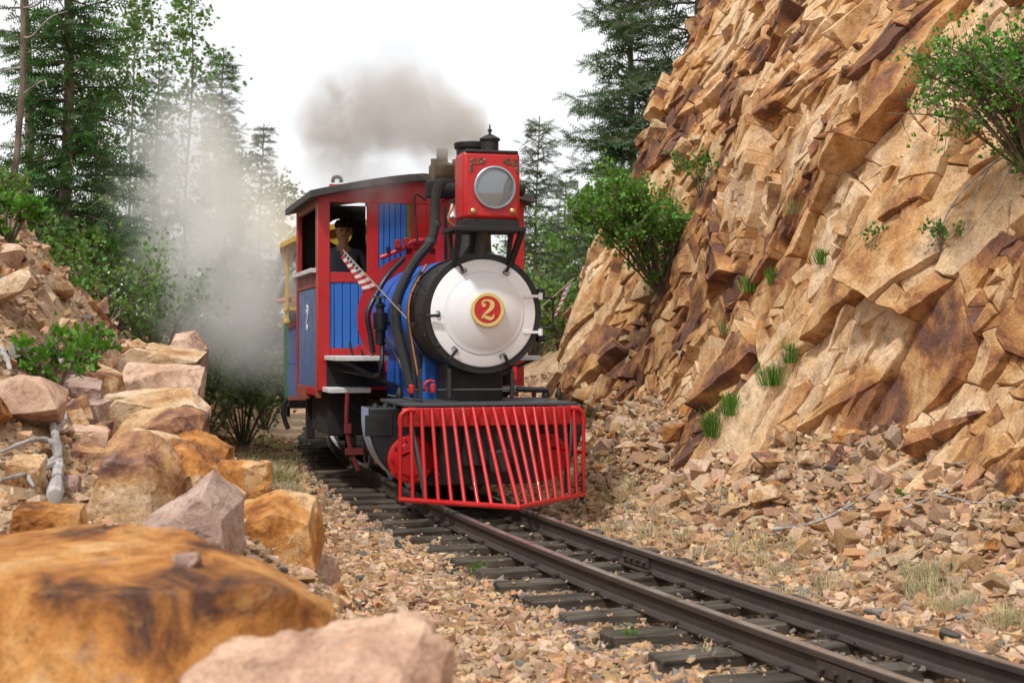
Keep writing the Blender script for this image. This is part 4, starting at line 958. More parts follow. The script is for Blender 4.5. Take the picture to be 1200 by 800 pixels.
flank([(494, 318, 0.95), (484, 345, 0.98), (479, 380, 0.98), (485, 430, 0.95), (487, 458, 0.95)], 0.018, 'sand_pipe', M['soot'])
flank([(500, 235, 2.6), (487, 228, 2.6), (486, 250, 2.6), (489, 282, 2.55)], 0.012, 'whistle_pipe', M['black'])
flank([(448, 400, 2.0), (447, 430, 1.9), (442, 440, 2.1), (415, 436, 2.6), (395, 432, 2.9)], 0.022, 'injector_pipe', M['black'])
cv = Lp(452, 385, 2.0); cvr = MB().lathe([(-0.16, 0.03), (-0.15, 0.05), (-0.02, 0.05), (-0.01, 0.068), (0.15, 0.068), (0.16, 0.04), (0.20, 0.035), (0.21, 0.05), (0.23, 0.05), (0.25, 0.015), (0.31, 0.012)], (-(BR + 0.10), 2.0, cv.z), (0, 0, 1), 18).build('check_valve', M['black'], loco)
MB().tube([(-(BR + 0.10), 2.0, cv.z + 0.08), (-BR + 0.02, 2.0, cv.z + 0.06)], 0.035, 10).build('valve_flange', M['black'], cvr)
MB().lathe([(-0.01, 0.07), (0.01, 0.07)], (-(BR + 0.10), 2.0, cv.z + 0.30), (0, 0, 1), 12).build('valve_wheel', M['grey'], cvr)
for z_ in (331, 345, 378): 
    p = Lp(494, z_, 0.7); d = Vector((p.x, 0, p.z - BZ)).normalized()
    MB().tube([Vector((d.x * (BR - 0.01), 0.85, BZ + d.z * (BR - 0.01))), Vector((d.x * (BR + 0.05), 0.85, BZ + d.z * (BR + 0.05))), Vector((d.x * (BR + 0.05), 0.62, BZ + d.z * (BR + 0.05)))], 0.009, 6).build('grab_iron', M['black'], loco)
# red linkage across the cab front
MB().tube(catmull([Lp(446, 302, 2.9), Lp(470, 292, 2.85), Lp(484, 283, 2.8), Lp(500, 281, 2.7)], 4), 0.026, 8).build('throttle_rod', M['red'], loco)
for (u, v) in ((466, 286), (476, 284)): MB().box(Lp(u, v, 2.83), (0.06, 0.06, 0.09)).build('rod_bracket', M['darkred'], loco, bevel=0.008)
MB().tube([Lp(455, 296, 2.86), Lp(455, 289, 2.86)], 0.022, 8).build('oil_cup', M['black'], loco)
# deck fittings: rails, red valves
MB().tube([Lp(480, 457, 0.35), Lp(630, 456, 0.35)], 0.010, 6).build('deck_rail', M['grey'], loco)
for (u, v) in ((482, 456), (507, 455)): MB().box(Lp(u, v, 0.32), (0.04, 0.05, 0.08)).build('red_cock', M['red'], loco, bevel=0.01)
MB().tube(catmull([Lp(500, 458, 0.32), Lp(498, 450, 0.32), Lp(503, 446, 0.32), Lp(509, 447, 0.32)], 4), 0.012, 6).build('red_handle', M['red'], loco)
MB().tube([Lp(455, 463, 0.7), Lp(495, 470, 0.3)], 0.010, 6).build('reach_rod', M['grey'], loco)
for u in (492, 526, 600): MB().bar(Lp(u, 466, 0.30), Lp(u, 432, 0.34), 0.035, 0.03).build('deck_strut', M['black'], loco)
for (u, v) in ((603, 433), (603, 441)): MB().box(Lp(u, v, 0.33), (0.035, 0.03, 0.05)).build('red_tag', M['red'], loco)
MB().tube([Lp(606, 456, 0.28), Lp(642, 457, 0.28)], 0.025, 10).build('air_hose', M['black'], loco)
for u in (468, 640, 655): MB().lathe([(0, 0.03), (0.03, 0.035), (0.06, 0.02), (0.09, 0.012)], Lp(u, 466, 0.45), (0, 0, 1), 10).build('lubricator', M['black'], loco)

# ---- cab
cab = empty('cab'); cab.parent = loco
CT = 3.05; CB = 4.85
def z_at(v, t=CT, u=400): return Lp(u, v, t).z
XL, XR = Lp(372, 300, CT).x, Lp(613, 300, CT).x
ZTOPC = z_at(222); ZBOT = z_at(457)
def cpart(name, mat, x0, x1, z0, z1, y0=CT - 0.03, y1=CT + 0.03, bev=0.004, par=None): return MB().span(x0, x1, y0, y1, z0, z1).build(name, mat, par or cab, bevel=bev)
xa, xb = Lp(386, 300, CT).x, Lp(430, 300, CT).x; xc = Lp(443, 300, CT).x; xd, xe = Lp(476, 300, CT).x, Lp(500, 300, CT).x
zw0, zw1 = z_at(319), z_at(237); zp = z_at(331); zb1 = z_at(408)
cpart('corner_post', M['red'], XL, xa, ZBOT, ZTOPC, CT - 0.04, CT + 0.05)
cpart('corner_post', M['red'], -xa, XR, ZBOT, ZTOPC, CT - 0.04, CT + 0.05)
cpart('front_header', M['red'], xa, -xa, zw1, ZTOPC + 0.05)
cpart('window_post', M['red'], xb, xc, zp - 0.3, zw1); cpart('window_post', M['red'], -xc, -xb, zp - 0.3, zw1)
cpart('window_rail', M['red'], xa, xb, zp, zw0); cpart('window_rail', M['red'], -xb, -xa, zp, zw0)
cpart('lower_rail', M['red'], xa, -0.36, ZBOT, zb1); cpart('lower_rail', M['red'], 0.36, -xa, ZBOT, zb1)
cpart('backing', M['darkred'], xc, -xc, BZ - 0.2, zw1, CT + 0.012, CT + 0.028)
for sx in (-1, 1):                                                    # lower planks beside the boiler
    xs = xa - 0.035; w = 0.083
    for k in range(5):
        x0 = xs + k * w + 0.003; x1 = xs + (k + 1) * w - 0.003
        MB().span(sx * x0, sx * x1, CT - 0.022 if k else CT - 0.021, CT + 0.02, zb1, zp).build('plank', M['blue'], cab, bevel=0.005)
    zq = z_at(314)
    w2 = (xd - xc) / 5
    for k in range(5):
        x0 = xc + k * w2 + 0.003; x1 = xc + (k + 1) * w2 - 0.003
        MB().span(sx * x0, sx * x1, CT - 0.02, CT + 0.02, zq - 0.05 + 0.04 * k, zw1).build('plank', M['blue'], cab, bevel=0.005)
    fr = cpart('front_pane', M['olive_glass'], min(sx * xd, sx * xe), max(sx * xd, sx * xe), z_at(283), z_at(236), CT - 0.012, CT + 0.01)
    cpart('pane_frame', M['red'], min(sx * xe, sx * (xe + 0.03)), max(sx * xe, sx * (xe + 0.03)), z_at(284), zw1, CT - 0.035, CT + 0.01, par=fr)
    cpart('pane_sill', M['red'], min(sx * xd, sx * (xe + 0.02)), max(sx * xd, sx * (xe + 0.02)), z_at(290), z_at(283.5), CT - 0.036, CT + 0.01, par=fr)
cpart('front_panel', M['red'], xe + 0.03, -xe - 0.03, BZ + 0.3, zw1, CT - 0.024, CT + 0.01)
ring = MB(); ro, ri = BR + 0.16, BR + 0.005                           # red trim bent round the boiler
seg = 48; vs = []; fs = []
for k in range(seg + 1):
    a = R_(-62 + 304 * k / seg); 
    for rr, yy in ((ri, CT - 0.05), (ro, CT - 0.05), (ro, CT - 0.02), (ri, CT - 0.02)): vs.append((rr * math.cos(a), yy, BZ + rr * math.sin(a)))
for k in range(seg):
    for j in range(4): fs.append((k * 4 + j, k * 4 + (j + 1) % 4, (k + 1) * 4 + (j + 1) % 4, (k + 1) * 4 + j))
fs += [(0, 1, 2, 3), (seg * 4 + 3, seg * 4 + 2, seg * 4 + 1, seg * 4)]
ring.add(vs, fs).build('boiler_trim', M['red'], cab)
zs1 = z_at(316); zside0 = z_at(470)
for sx in (-1, 1):
    X = sx * abs(XL); Xi = sx * (abs(XL) - 0.05)
    x0, x1 = min(X, Xi), max(X, Xi)
    def side(name, mat, y0, y1, z0, z1, e=0.0, par=None):
        return MB().span(x0 - (e if sx < 0 else 0), x1 + (e if sx > 0 else 0), y0, y1, z0, z1).build(name, mat, par or cab, bevel=0.004)
    side('side_post', M['brownred'], CT + 0.052, CT + 0.16, ZBOT - 0.08, ZTOPC - 0.04)
    side('side_post', M['darkred'], CB - 0.14, CB, ZBOT - 0.1, ZTOPC - 0.05)
    side('side_header', M['brownred'], CT + 0.162, CB - 0.142, ZTOPC - 0.16, ZTOPC - 0.045)
    side('side_rail', M['brownred'], CT + 0.162, CB - 0.142, zs1 - 0.17, zs1 - 0.03)
    sp = side('side_panel', M['greyblue'], CT + 0.162, CB - 0.142, ZBOT + 0.02, zs1 - 0.172, -0.012)
    side('bottom_rail', M['brownred'], CT + 0.9, CB - 0.142, ZBOT - 0.12, ZBOT + 0.018, 0.004)
    side('bottom_rail', M['red'], CT + 0.162, CT + 0.898, ZBOT - 0.06, ZBOT + 0.018, 0.004)
    side('white_sill', M['whiteboard'], CT + 0.10, CB - 0.1, zs1 - 0.028, zs1 + 0.018, 0.06)
    side('sash', M['white'], CT + 0.163, CT + 0.20, zs1 + 0.02, ZTOPC - 0.165, -0.01)
    if sx < 0:
        xx = XL + 0.012; pz = Lp(361, 372, 4.0).z
        numeral2(lambda a, b, d: (xx - 0.003 - d, 3.95 - a, pz + b), 0.27, 0.004).build('side_numeral', M['white'], sp)
# rear wall with a round window and a door gap
mb = MB(); pcx = Lp(398, 272, CB); rw = 0.15; xl, xr = XL + 0.052, -XL - 0.052; zl, zh = ZBOT, ZTOPC
gap0, gap1 = Lp(428.5, 280, CB).x, Lp(432.5, 280, CB).x
segs = 32; vs = []; fs = []
def edge(a):
    dx, dz = math.cos(a), math.sin(a); ts = []
    if dx > 1e-6: ts.append((gap0 - pcx.x) / dx)
    if dx < -1e-6: ts.append((xl - pcx.x) / dx)
    if dz > 1e-6: ts.append((zh - pcx.z) / dz)
    if dz < -1e-6: ts.append((zl - pcx.z) / dz)
    k = min(ts); return (pcx.x + k * dx, CB, pcx.z + k * dz)
cors = [math.atan2(zz - pcx.z, xx_ - pcx.x) % (2 * math.pi) for xx_ in (xl, gap0) for zz in (zl, zh)]
angs = sorted([2 * math.pi * k / segs for k in range(segs)] + cors)
for a in angs: vs += [(pcx.x + rw * math.cos(a), CB, pcx.z + rw * math.sin(a)), edge(a)]
m_ = len(angs)
for k in range(m_): k2 = (k + 1) % m_; fs.append((2 * k, 2 * k + 1, 2 * k2 + 1, 2 * k2))
b_ = len(vs); vs += [(x, y + 0.03, z) for x, y, z in vs]; fs += [tuple(i + b_ for i in reversed(f)) for f in fs]
mb.add(vs, fs); mb.span(gap0 - 0.001, gap1, CB + 0.001, CB + 0.03, zl, z_at(285, CB)); mb.span(gap0 - 0.001, gap1, CB + 0.001, CB + 0.03, z_at(235, CB), zh); mb.span(gap1, xr, CB, CB + 0.03, zl, zh)
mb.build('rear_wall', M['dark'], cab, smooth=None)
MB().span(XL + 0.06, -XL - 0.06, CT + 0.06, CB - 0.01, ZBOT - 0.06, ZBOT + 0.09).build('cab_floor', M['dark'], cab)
MB().lathe([(0, BR - 0.03), (0.35, BR - 0.03)], (0, CT + 0.03, BZ), (0, 1, 0), 32).build('backhead', M['soot'], cab)
# roof: shallow arch
EAV = abs(XL) + 0.10; ZA = Lp(493, 203, 2.85).z; ZE = Lp(366, 223, 2.85).z
def zr(x): return ZA - (ZA - ZE) * (abs(x) / EAV) ** 1.35
prof = [(-EAV + 2 * EAV * k / 16) for k in range(17)]
mb = MB(); vs = []; fs = []
for y in (2.84, 5.08):
    for x in prof: vs.append((x, y, zr(x)))
    for x in prof: vs.append((x, y, zr(x) - 0.075))
n = 17
for k in range(n - 1):
    fs += [(k, k + 1, 2 * n + k + 1, 2 * n + k), (n + k, 3 * n + k, 3 * n + k + 1, n + k + 1), (k, n + k, n + k + 1, k + 1), (2 * n + k, 2 * n + k + 1, 3 * n + k + 1, 3 * n + k)]
fs += [(0, 2 * n, 3 * n, n), (n - 1, 2 * n - 1, 4 * n - 1, 3 * n - 1)]
rf = mb.add(vs, fs).build('cab_roof', M['roof'], cab, bevel=0.006)
vs = []; fs = []
for y in (CT - 0.028, CT + 0.03):
    for x in prof[1:-1]: vs.append((x, y, zr(x) - 0.07))
    for x in prof[1:-1]: vs.append((x, y, ZTOPC - 0.02))
n = 15
for k in range(n - 1): fs += [(k, n + k, n + k + 1, k + 1), (2 * n + k, 2 * n + k + 1, 3 * n + k + 1, 3 * n + k), (k, k + 1, 2 * n + k + 1, 2 * n + k)]
MB().add(vs, fs).build('gable', M['red'], cab, smooth=None)
MB().tube(catmull([Lp(390, 214, 3.3), Lp(391, 209, 3.3), Lp(395, 207.5, 3.3), Lp(399, 209, 3.3), Lp(400, 214, 3.3)], 4), 0.02, 8).build('roof_ring', M['black'], rf)
# footboards
def board(name, a, b, t0, t1, z, par=loco):
    return MB().span(a, b, t0, t1, z - 0.045, z).build(name, M['whiteboard'], par, bevel=0.006)
zf = Lp(400, 417, 2.5).z; board('running_board', Lp(395, 420, 2.1).x, -0.5, 2.1, 3.0, zf); board('running_board', 0.5, 1.02, 2.1, 3.0, zf)
for sx in (-1, 1):
    for t in (2.2, 2.8): MB().bar((sx * 0.95, t, zf - 0.04), (sx * 0.4, t, zf - 0.30), 0.03, 0.03).build('board_bracket', M['black'], loco)
zf2 = Lp(400, 454, 2.7).z
for sx in (-1, 1):
    MB().span(sx * 1.02, sx * 0.60, 2.55, 3.2, zf2 - 0.05, zf2).build('cab_step', M['whiteboard'], loco, bevel=0.006)
    MB().bar((sx * 0.95, 2.9, zf2 - 0.04), (sx * 0.5, 2.9, zf2 - 0.35), 0.04, 0.04).build('step_bracket', M['dark'], loco)
    MB().span(sx * 0.98, sx * 0.40, 2.98, 3.02, zf2, zf - 0.05).build('cab_apron', M['dark'], loco)
for u, v in ((413, 410), (425, 412)): MB().bar(Lp(u, 415, 2.5), Lp(u - 3, v - 8, 2.7), 0.02, 0.03).build('board_lever', M['black'], loco)
MB().bar(Lp(420, 405, 2.6), Lp(437, 416, 2.4), 0.03, 0.03).build('red_lever', M['darkred'], loco)

# ---- flags on slanted sticks
def flag_mat(name):
    m, t, p, o = newmat(name); uv = N(t, 'Attribute', attribute_name='fuv'); sp = N(t, 'SeparateXYZ'); t.links.new(uv.outputs['Vector'], sp.inputs[0])
    st = math_(t, 'MODULO', math_(t, 'FLOOR', math_(t, 'MULTIPLY', sp.outputs['Y'], 13.0)), 2.0)
    c = mixc(t, (0.27, 0.015, 0.02), (0.42, 0.38, 0.35), st)
    inx = math_(t, 'LESS_THAN', sp.outputs['X'], 0.40); iny = math_(t, 'GREATER_THAN', sp.outputs['Y'], 0.461); can = math_(t, 'MULTIPLY', inx, iny)
    mpn = N(t, 'Mapping', Scale=(14, 11, 1)); t.links.new(uv.outputs['Vector'], mpn.inputs['Vector']); vo = N(t, 'TexVoronoi', Scale=1.0); vo.inputs['Randomness'].default_value = 0.0; t.links.new(mpn.outputs[0], vo.inputs['Vector'])
    sr = math_(t, 'LESS_THAN', vo.outputs['Distance'], 0.28); cc = mixc(t, (0.02, 0.022, 0.06), (0.7, 0.7, 0.7), sr)
    c = mixc(t, c, cc, can); t.links.new(c, p.inputs['Base Color']); p.inputs['Roughness'].default_value = 0.9; return m
M['flag'] = flag_mat('flag_cloth'); M['pole'] = paint('pole_wood', (0.33, 0.25, 0.17), 0.7, 0.3)
def flag(name, label, p0, p1, cor, seed):
    """stick p0-p1 (world); cor: four cloth corners: hoist top, hoist bottom, fly top, fly bottom"""
    root = empty(name, p0); tag(root, label, 'flag', 'flags on the locomotive')
    MB().tube([Vector((0, 0, 0)), Vector(p1) - Vector(p0)], 0.0055, 6).build('stick', M['pole'], root)
    nu, nv = 18, 12; V = []; U = []
    ht, hb, ft, fb = [Vector(c) - Vector(p0) for c in cor]; nrm = (ft - ht).cross(hb - ht).normalized()
    for j in range(nv + 1):
        for i in range(nu + 1):
            a, b = i / nu, j / nv
            p = (ht * (1 - a) + ft * a) * b + (hb * (1 - a) + fb * a) * (1 - b); p = p + nrm * 0.018 * math.sin(a * 9 + b * 2 + seed) * a
            V.append(p[:]); U.append((a, b, 0))
    ii = np.arange((nu + 1) * (nv + 1)).reshape(nv + 1, nu + 1); me = mesh_np('cloth', V, grid_faces(ii), smooth=0)
    at_ = me.attributes.new('fuv', 'FLOAT_VECTOR', 'POINT'); at_.data.foreach_set('vector', np.array(U, np.float32).ravel())
    o = obj_from(me, 'cloth', M['flag'], root); mm = o.modifiers.new('s', 'SOLIDIFY'); mm.thickness = 0.002
LM = Matrix.Translation(LC) @ Matrix.Rotation(LPHI, 4, 'Z')
def Wl(u, v, t): return LM @ Lp(u, v, t)
flag('flag', 'small striped flag hanging from a slanted stick in front of the cab window', Wl(486, 383, 0.95), Wl(402, 293, 1.75), [Wl(404, 296, 1.73), Wl(444, 338, 1.35), Wl(399, 304, 1.80), Wl(427, 343, 1.45)], 0.3)
flag('flag', 'small striped flag on the cliff side of the smokebox', LM @ Vector((0.47, 0.75, Lp(648, 378, 0.75).z)), Wl(673, 326, 1.6), [Wl(672, 329, 1.58), Wl(655, 364, 1.2), Wl(660, 340, 1.75), Wl(647, 380, 1.3)], 1.3)

# ------------------------------------------------------------------ coach behind the locomotive
cc = LM @ Vector((0, 5.36, 0)); CPH = R_(8.5)
coach = empty('passenger_coach', (cc.x, cc.y, 0), CPH); tag(coach, 'open sided coach with yellow roof and green posts behind the cab', 'coach')
HWc, CLn = 1.13, 4.4
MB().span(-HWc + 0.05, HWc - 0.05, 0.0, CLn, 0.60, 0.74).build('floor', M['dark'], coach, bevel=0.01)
prof = [(-HWc - 0.06 + 2 * (HWc + 0.06) * k / 14) for k in range(15)]
vs = []; fs = []
for y in (-0.15, CLn + 0.1):
    for x in prof: vs.append((x, y, 2.52 + 0.30 * (1 - (abs(x) / (HWc + 0.06)) ** 2.2)))
    for x in prof: vs.append((x, y, 2.47 + 0.28 * (1 - (abs(x) / (HWc + 0.06)) ** 2.2)))
n = 15
for k in range(n - 1): fs += [(k, k + 1, 2 * n + k + 1, 2 * n + k), (n + k, 3 * n + k, 3 * n + k + 1, n + k + 1), (k, n + k, n + k + 1, k + 1), (2 * n + k, 2 * n + k + 1, 3 * n + k + 1, 3 * n + k)]
fs += [(0, 2 * n, 3 * n, n), (n - 1, 2 * n - 1, 4 * n - 1, 3 * n - 1)]
MB().add(vs, fs).build('roof', M['yellow'], coach)
MB().span(-0.98, 0.98, -0.10, -0.04, 2.30, 2.70).build('end_arch', M['yellow'], coach, bevel=0.02)
MB().span(-0.98, 0.98, -0.10, -0.05, 1.70, 2.05).build('end_board', M['yellow'], coach, bevel=0.02)
for sx in (-1, 1):
    for k in range(5):
        y = 0.02 + k * (CLn - 0.08) / 4
        MB().span(sx * HWc, sx * (HWc - 0.045), y, y + 0.05, 1.56, 2.5).build('post', M['yellow'], coach, bevel=0.006)
        MB().span(sx * (HWc + 0.012), sx * (HWc - 0.05), y - 0.01, y + 0.06, 0.70, 1.60).build('post_foot', M['green'], coach, bevel=0.006)
        MB().lathe([(0, 0.03), (0.02, 0.05), (0.05, 0.05), (0.07, 0.03)], (sx * (HWc - 0.02), y + 0.025, 1.58), (0, 0, 1), 10).build('post_collar', M['yellow'], coach)
    MB().span(sx * (HWc + 0.01), sx * (HWc - 0.03), 0.0, CLn, 1.74, 1.78).build('hand_rail', M['yellow'], coach, bevel=0.006)
    for k in range(4):
        y0 = 0.09 + k * (CLn - 0.08) / 4; y1 = y0 + (CLn - 0.08) / 4 - 0.09
        pn = MB().span(sx * (HWc - 0.01), sx * (HWc - 0.04), y0, y1, 0.74, 1.55).build('side_panel', M['greyblue'], coach)
        MB().span(sx * (HWc + 0.005), sx * (HWc - 0.045), y0, y1, 1.55, 1.61).build('panel_cap', M['darkred'], pn)
MB().span(-HWc + 0.05, -HWc + 0.20, -0.03, 0.0, 1.745, 1.785).build('hand_rail', M['yellow'], coach, bevel=0.006)
xp0, xp1 = -HWc + 0.03, -HWc + 0.26                                    # end panel with a sloping top, seen left of the cab
poly = [(xp0, 0.74), (xp1, 0.74), (xp1, 1.66), (xp0, 1.55)]
ep = MB().prism(poly, lambda a, b, d: (a, d, b), -0.05, -0.02).build('end_panel', M['greyblue'], coach)
MB().bar((xp0, -0.055, 1.55), (xp1, -0.055, 1.66), 0.03, 0.03).build('panel_cap', M['darkred'], ep); MB().span(xp1, xp1 + 0.10, -0.06, -0.01, 0.70, 1.69).build('panel_post', M['darkred'], ep)
MB().span(xp0, xp1, -0.056, -0.05, 1.125, 1.15).build('panel_strip', M['blue'], ep); MB().span(xp0, xp1, -0.062, -0.02, 0.70, 0.745).build('panel_foot', M['brownred'], ep)
MB().span(xp1 + 0.1, HWc - 0.05, -0.05, -0.02, 0.74, 1.35).build('end_panel', M['darkred'], coach)
MB().tube(catmull([(-HWc + 0.02, 0.0, 0.72), (-HWc - 0.02, -0.02, 0.6), (-HWc + 0.0, -0.02, 0.46), (-HWc + 0.04, -0.02, 0.36)], 4), 0.03, 8).build('brake_hose', M['black'], coach)
for k in range(4):
    y = 0.8 + k * 0.95; MB().span(-0.9, 0.9, y, y + 0.4, 1.08, 1.14).build('seat', M['brownred'], coach, bevel=0.01); MB().span(-0.9, 0.9, y + 0.38, y + 0.43, 1.14, 1.55).build('seat_back', M['brownred'], coach, bevel=0.01); MB().span(-0.8, 0.8, y + 0.1, y + 0.15, 0.74, 1.08).build('seat_leg', M['dark'], coach)
for y in (0.7, CLn - 0.8):
    for sx in (-1, 1):
        for dy in (-0.3, 0.3): MB().lathe([(-0.05, 0.0), (-0.05, 0.21), (0.03, 0.21), (0.03, 0.24), (0.05, 0.235), (0.05, 0.0)], (sx * 0.34, y + dy, 0.215), (-sx, 0, 0), 28, False).build('wheel', M['soot'], coach)
        MB().span(sx * 0.50, sx * 0.44, y - 0.5, y + 0.5, 0.24, 0.42).build('bogie_frame', M['dark'], coach, bevel=0.01)
    MB().span(-0.5, 0.5, y - 0.12, y + 0.12, 0.30, 0.61).build('bolster', M['dark'], coach)
MB().bar((0, -0.55, 0.42), (0, 0.1, 0.42), 0.10, 0.10).build('drawbar', M['dark'], coach)
MB().span(-HWc + 0.02, -HWc + 0.06, 0.05, CLn, 0.50, 0.62).build('side_sill', M['dark'], coach); MB().span(HWc - 0.06, HWc - 0.02, 0.05, CLn, 0.50, 0.62).build('side_sill', M['dark'], coach)

# ------------------------------------------------------------------ people
def human(label, loc, rz, J, sleeves, shirt, cap=None, group=None):
    """J: joints in local metres, facing -y; one continuous skinned body with fingers"""
    V = []; E = []; Rr = []; Cat = []
    def node(p, r, c, par=None):
        V.append(Vector(p)); Rr.append(r); Cat.append(c)
        if par is not None: E.append((par, len(V) - 1))
        return len(V) - 1
    pel = node(J['pelvis'], (0.15, 0.115), 't'); sp = node(Vector(J['pelvis']).lerp(Vector(J['chest']), 0.5), (0.145, 0.11), 's', pel); chn = node(J['chest'], (0.17, 0.12), 's', sp)
    nk = node(J['neck'], (0.055, 0.06), 'k', chn); h0 = node(J['head'] + Vector((0, -0.005, -0.065)), (0.062, 0.075), 'k', nk); h1 = node(J['head'] + Vector((0, 0, 0.02)), (0.075, 0.095), 'k', h0); h2 = node(J['head'] + Vector((0, 0.01, 0.085)), (0.06, 0.075), 'h', h1)
    node(J['head'] + Vector((0, -0.108, -0.015)), (0.014, 0.018), 'k', h1); 
    for sx in (-1, 1): node(J['head'] + Vector((sx * 0.083, 0.01, 0.0)), (0.012, 0.022), 'k', h1)
    for sd_ in ('l', 'r'):
        sh = node(J['sh_' + sd_], (0.062, 0.062), 's', chn); el = node(J['el_' + sd_], (0.043, 0.043), 's' if sleeves == 'long' else 'k', sh)
        mid = Vector(J['sh_' + sd_]).lerp(Vector(J['el_' + sd_]), 0.6)
        wr = node(J['wr_' + sd_], (0.028, 0.024), 'k' if sleeves == 'short' else 's', el)
        d = (Vector(J['wr_' + sd_]) - Vector(J['el_' + sd_])).normalized(); side = d.cross(Vector((0, 0, 1))); side = side.normalized() if side.length > 0.1 else Vector((1, 0, 0)); dn = d.cross(side)
        pm = node(Vector(J['wr_' + sd_]) + d * 0.06, (0.038, 0.016), 'k', wr)
        for f, ln in ((-1.5, 0.062), (-0.5, 0.075), (0.5, 0.07), (1.5, 0.055)):
            k0 = node(Vector(J['wr_' + sd_]) + d * 0.095 + side * f * 0.019, (0.0095, 0.0095), 'k', pm); k1 = node(V[k0] + d * ln * 0.5 + dn * 0.012, (0.0085, 0.0085), 'k', k0); node(V[k1] + d * ln * 0.4 + dn * 0.03, (0.007, 0.007), 'k', k1)
        k0 = node(Vector(J['wr_' + sd_]) + d * 0.04 + side * 0.045, (0.011, 0.011), 'k', pm); node(V[k0] + d * 0.045 + side * 0.012 + dn * 0.015, (0.009, 0.009), 'k', k0)
        hp = node(Vector(J['pelvis']) + Vector(((0.095 if sd_ == 'l' else -0.095), 0, -0.06)), (0.095, 0.1), 't', pel); kn = node(J['kn_' + sd_], (0.06, 0.062), 't', hp); an = node(J['an_' + sd_], (0.042, 0.045), 't', kn); node(Vector(J['an_' + sd_]) + Vector((0, -0.16, -0.045)), (0.042, 0.03), 'b', an)
    me = bpy.data.meshes.new('person'); me.from_pydata([tuple(v) for v in V], E, [])
    o = bpy.data.objects.new('person_rig', me); COL.objects.link(o); md = o.modifiers.new('skin', 'SKIN'); md.use_smooth_shade = True; o.modifiers.new('sub', 'SUBSURF').levels = 2
    for i, sv in enumerate(me.skin_vertices[0].data): sv.radius = Rr[i]; sv.use_root = (i == 0)
    bpy.context.view_layer.update(); dg = bpy.context.evaluated_depsgraph_get(); bme = bpy.data.meshes.new_from_object(o.evaluated_get(dg)); bpy.data.objects.remove(o)
    cats = {'s': 0, 'k': 1, 't': 2, 'h': 3, 'b': 4}
    bme.materials.clear()
    for m in (shirt, M['skin'], M['denim'], M['hair'], M['dark']): bme.materials.append(m)
    segs = [(V[a], V[b], cats[Cat[b]] if Cat[b] in 'skbh' and not (Cat[b] == 'k' and Cat[a] == 's' and b != nk) else cats[Cat[a]]) for a, b in E]
    for p in bme.polygons:
        c = p.center; best = 9; mi = 0
        for a, b, k in segs:
            ab = b - a; t_ = max(0, min(1, (c - a).dot(ab) / max(1e-9, ab.length_squared))); dd = (c - a - ab * t_).length
            if dd < best: best = dd; mi = k
        p.material_index = mi; p.use_smooth = True
    ob = link(bpy.data.objects.new('person', bme)); ob.location = loc; ob.rotation_euler = (0, 0, rz); tag(ob, label, 'person', group)
    H = J['head']
    if cap is not None:
        mb = MB(); mb.lathe([(0.0, 0.095), (0.05, 0.098), (0.085, 0.075), (0.10, 0.02)], H + Vector((0, 0.005, 0.045)), (0, 0, 1), 20); mb.prism([(0.085 * math.cos(a), -0.05 - 0.105 * math.sin(a)) for a in [math.pi * k / 10 for k in range(11)]], lambda a, b, d: (H.x + a, H.y + b, H.z + 0.05 + d), 0, 0.012); mb.build('cap', cap, ob)
    else:
        MB().lathe([(-0.02, 0.088), (0.04, 0.095), (0.09, 0.075), (0.115, 0.02)], H + Vector((0, 0.018, 0.01)), (0, 0, 1), 20).build('hair', M['hair'], ob)
    for sx in (-1, 1):
        MB().lathe([(-0.012, 0.002), (-0.006, 0.010), (0.0, 0.012), (0.006, 0.010)], H + Vector((sx * 0.032, -0.083, 0.012)), (0, 1, 0), 10).build('eye', M['dark'], ob)
    MB().span(H.x - 0.025, H.x + 0.025, H.y - 0.084, H.y - 0.070, H.z - 0.052, H.z - 0.044).build('mouth', M['darkred'], ob)
    return ob
VV = Vector
std = dict(pelvis=VV((0, 0, 0.95)), chest=VV((0, 0, 1.32)), neck=VV((0, -0.01, 1.48)), head=VV((0, -0.02, 1.615)), kn_l=VV((0.10, -0.02, 0.50)), an_l=VV((0.11, 0.02, 0.08)), kn_r=VV((-0.10, -0.02, 0.50)), an_r=VV((-0.11, 0.02, 0.08)),
           sh_l=VV((0.20, 0, 1.39)), el_l=VV((0.30, -0.05, 1.12)), wr_l=VV((0.22, -0.28, 1.10)), sh_r=VV((-0.20, 0, 1.39)), el_r=VV((-0.30, 0.0, 1.12)), wr_r=VV((-0.10, -0.22, 1.14)))
pl = coach.location + Matrix.Rotation(CPH, 3, 'Z') @ VV((-0.93, 0.36, 0.74))
human('person in grey short sleeved shirt leaning out behind the cab', pl, CPH - 0.25, std, 'short', M['shirt_grey'], None)
eg = dict(std); eg['wr_r'] = VV((-0.32, -0.40, 1.18)); eg['wr_l'] = VV((0.25, -0.35, 1.05))
hp_ = Lp(402, 270, 4.35); pe = LM @ VV((hp_.x, 4.35, ZBOT + 0.09))
eng = human('engineer in dark shirt and cap inside the cab', pe, LPHI, eg, 'long', M['shirt_blue'], M['dark'])

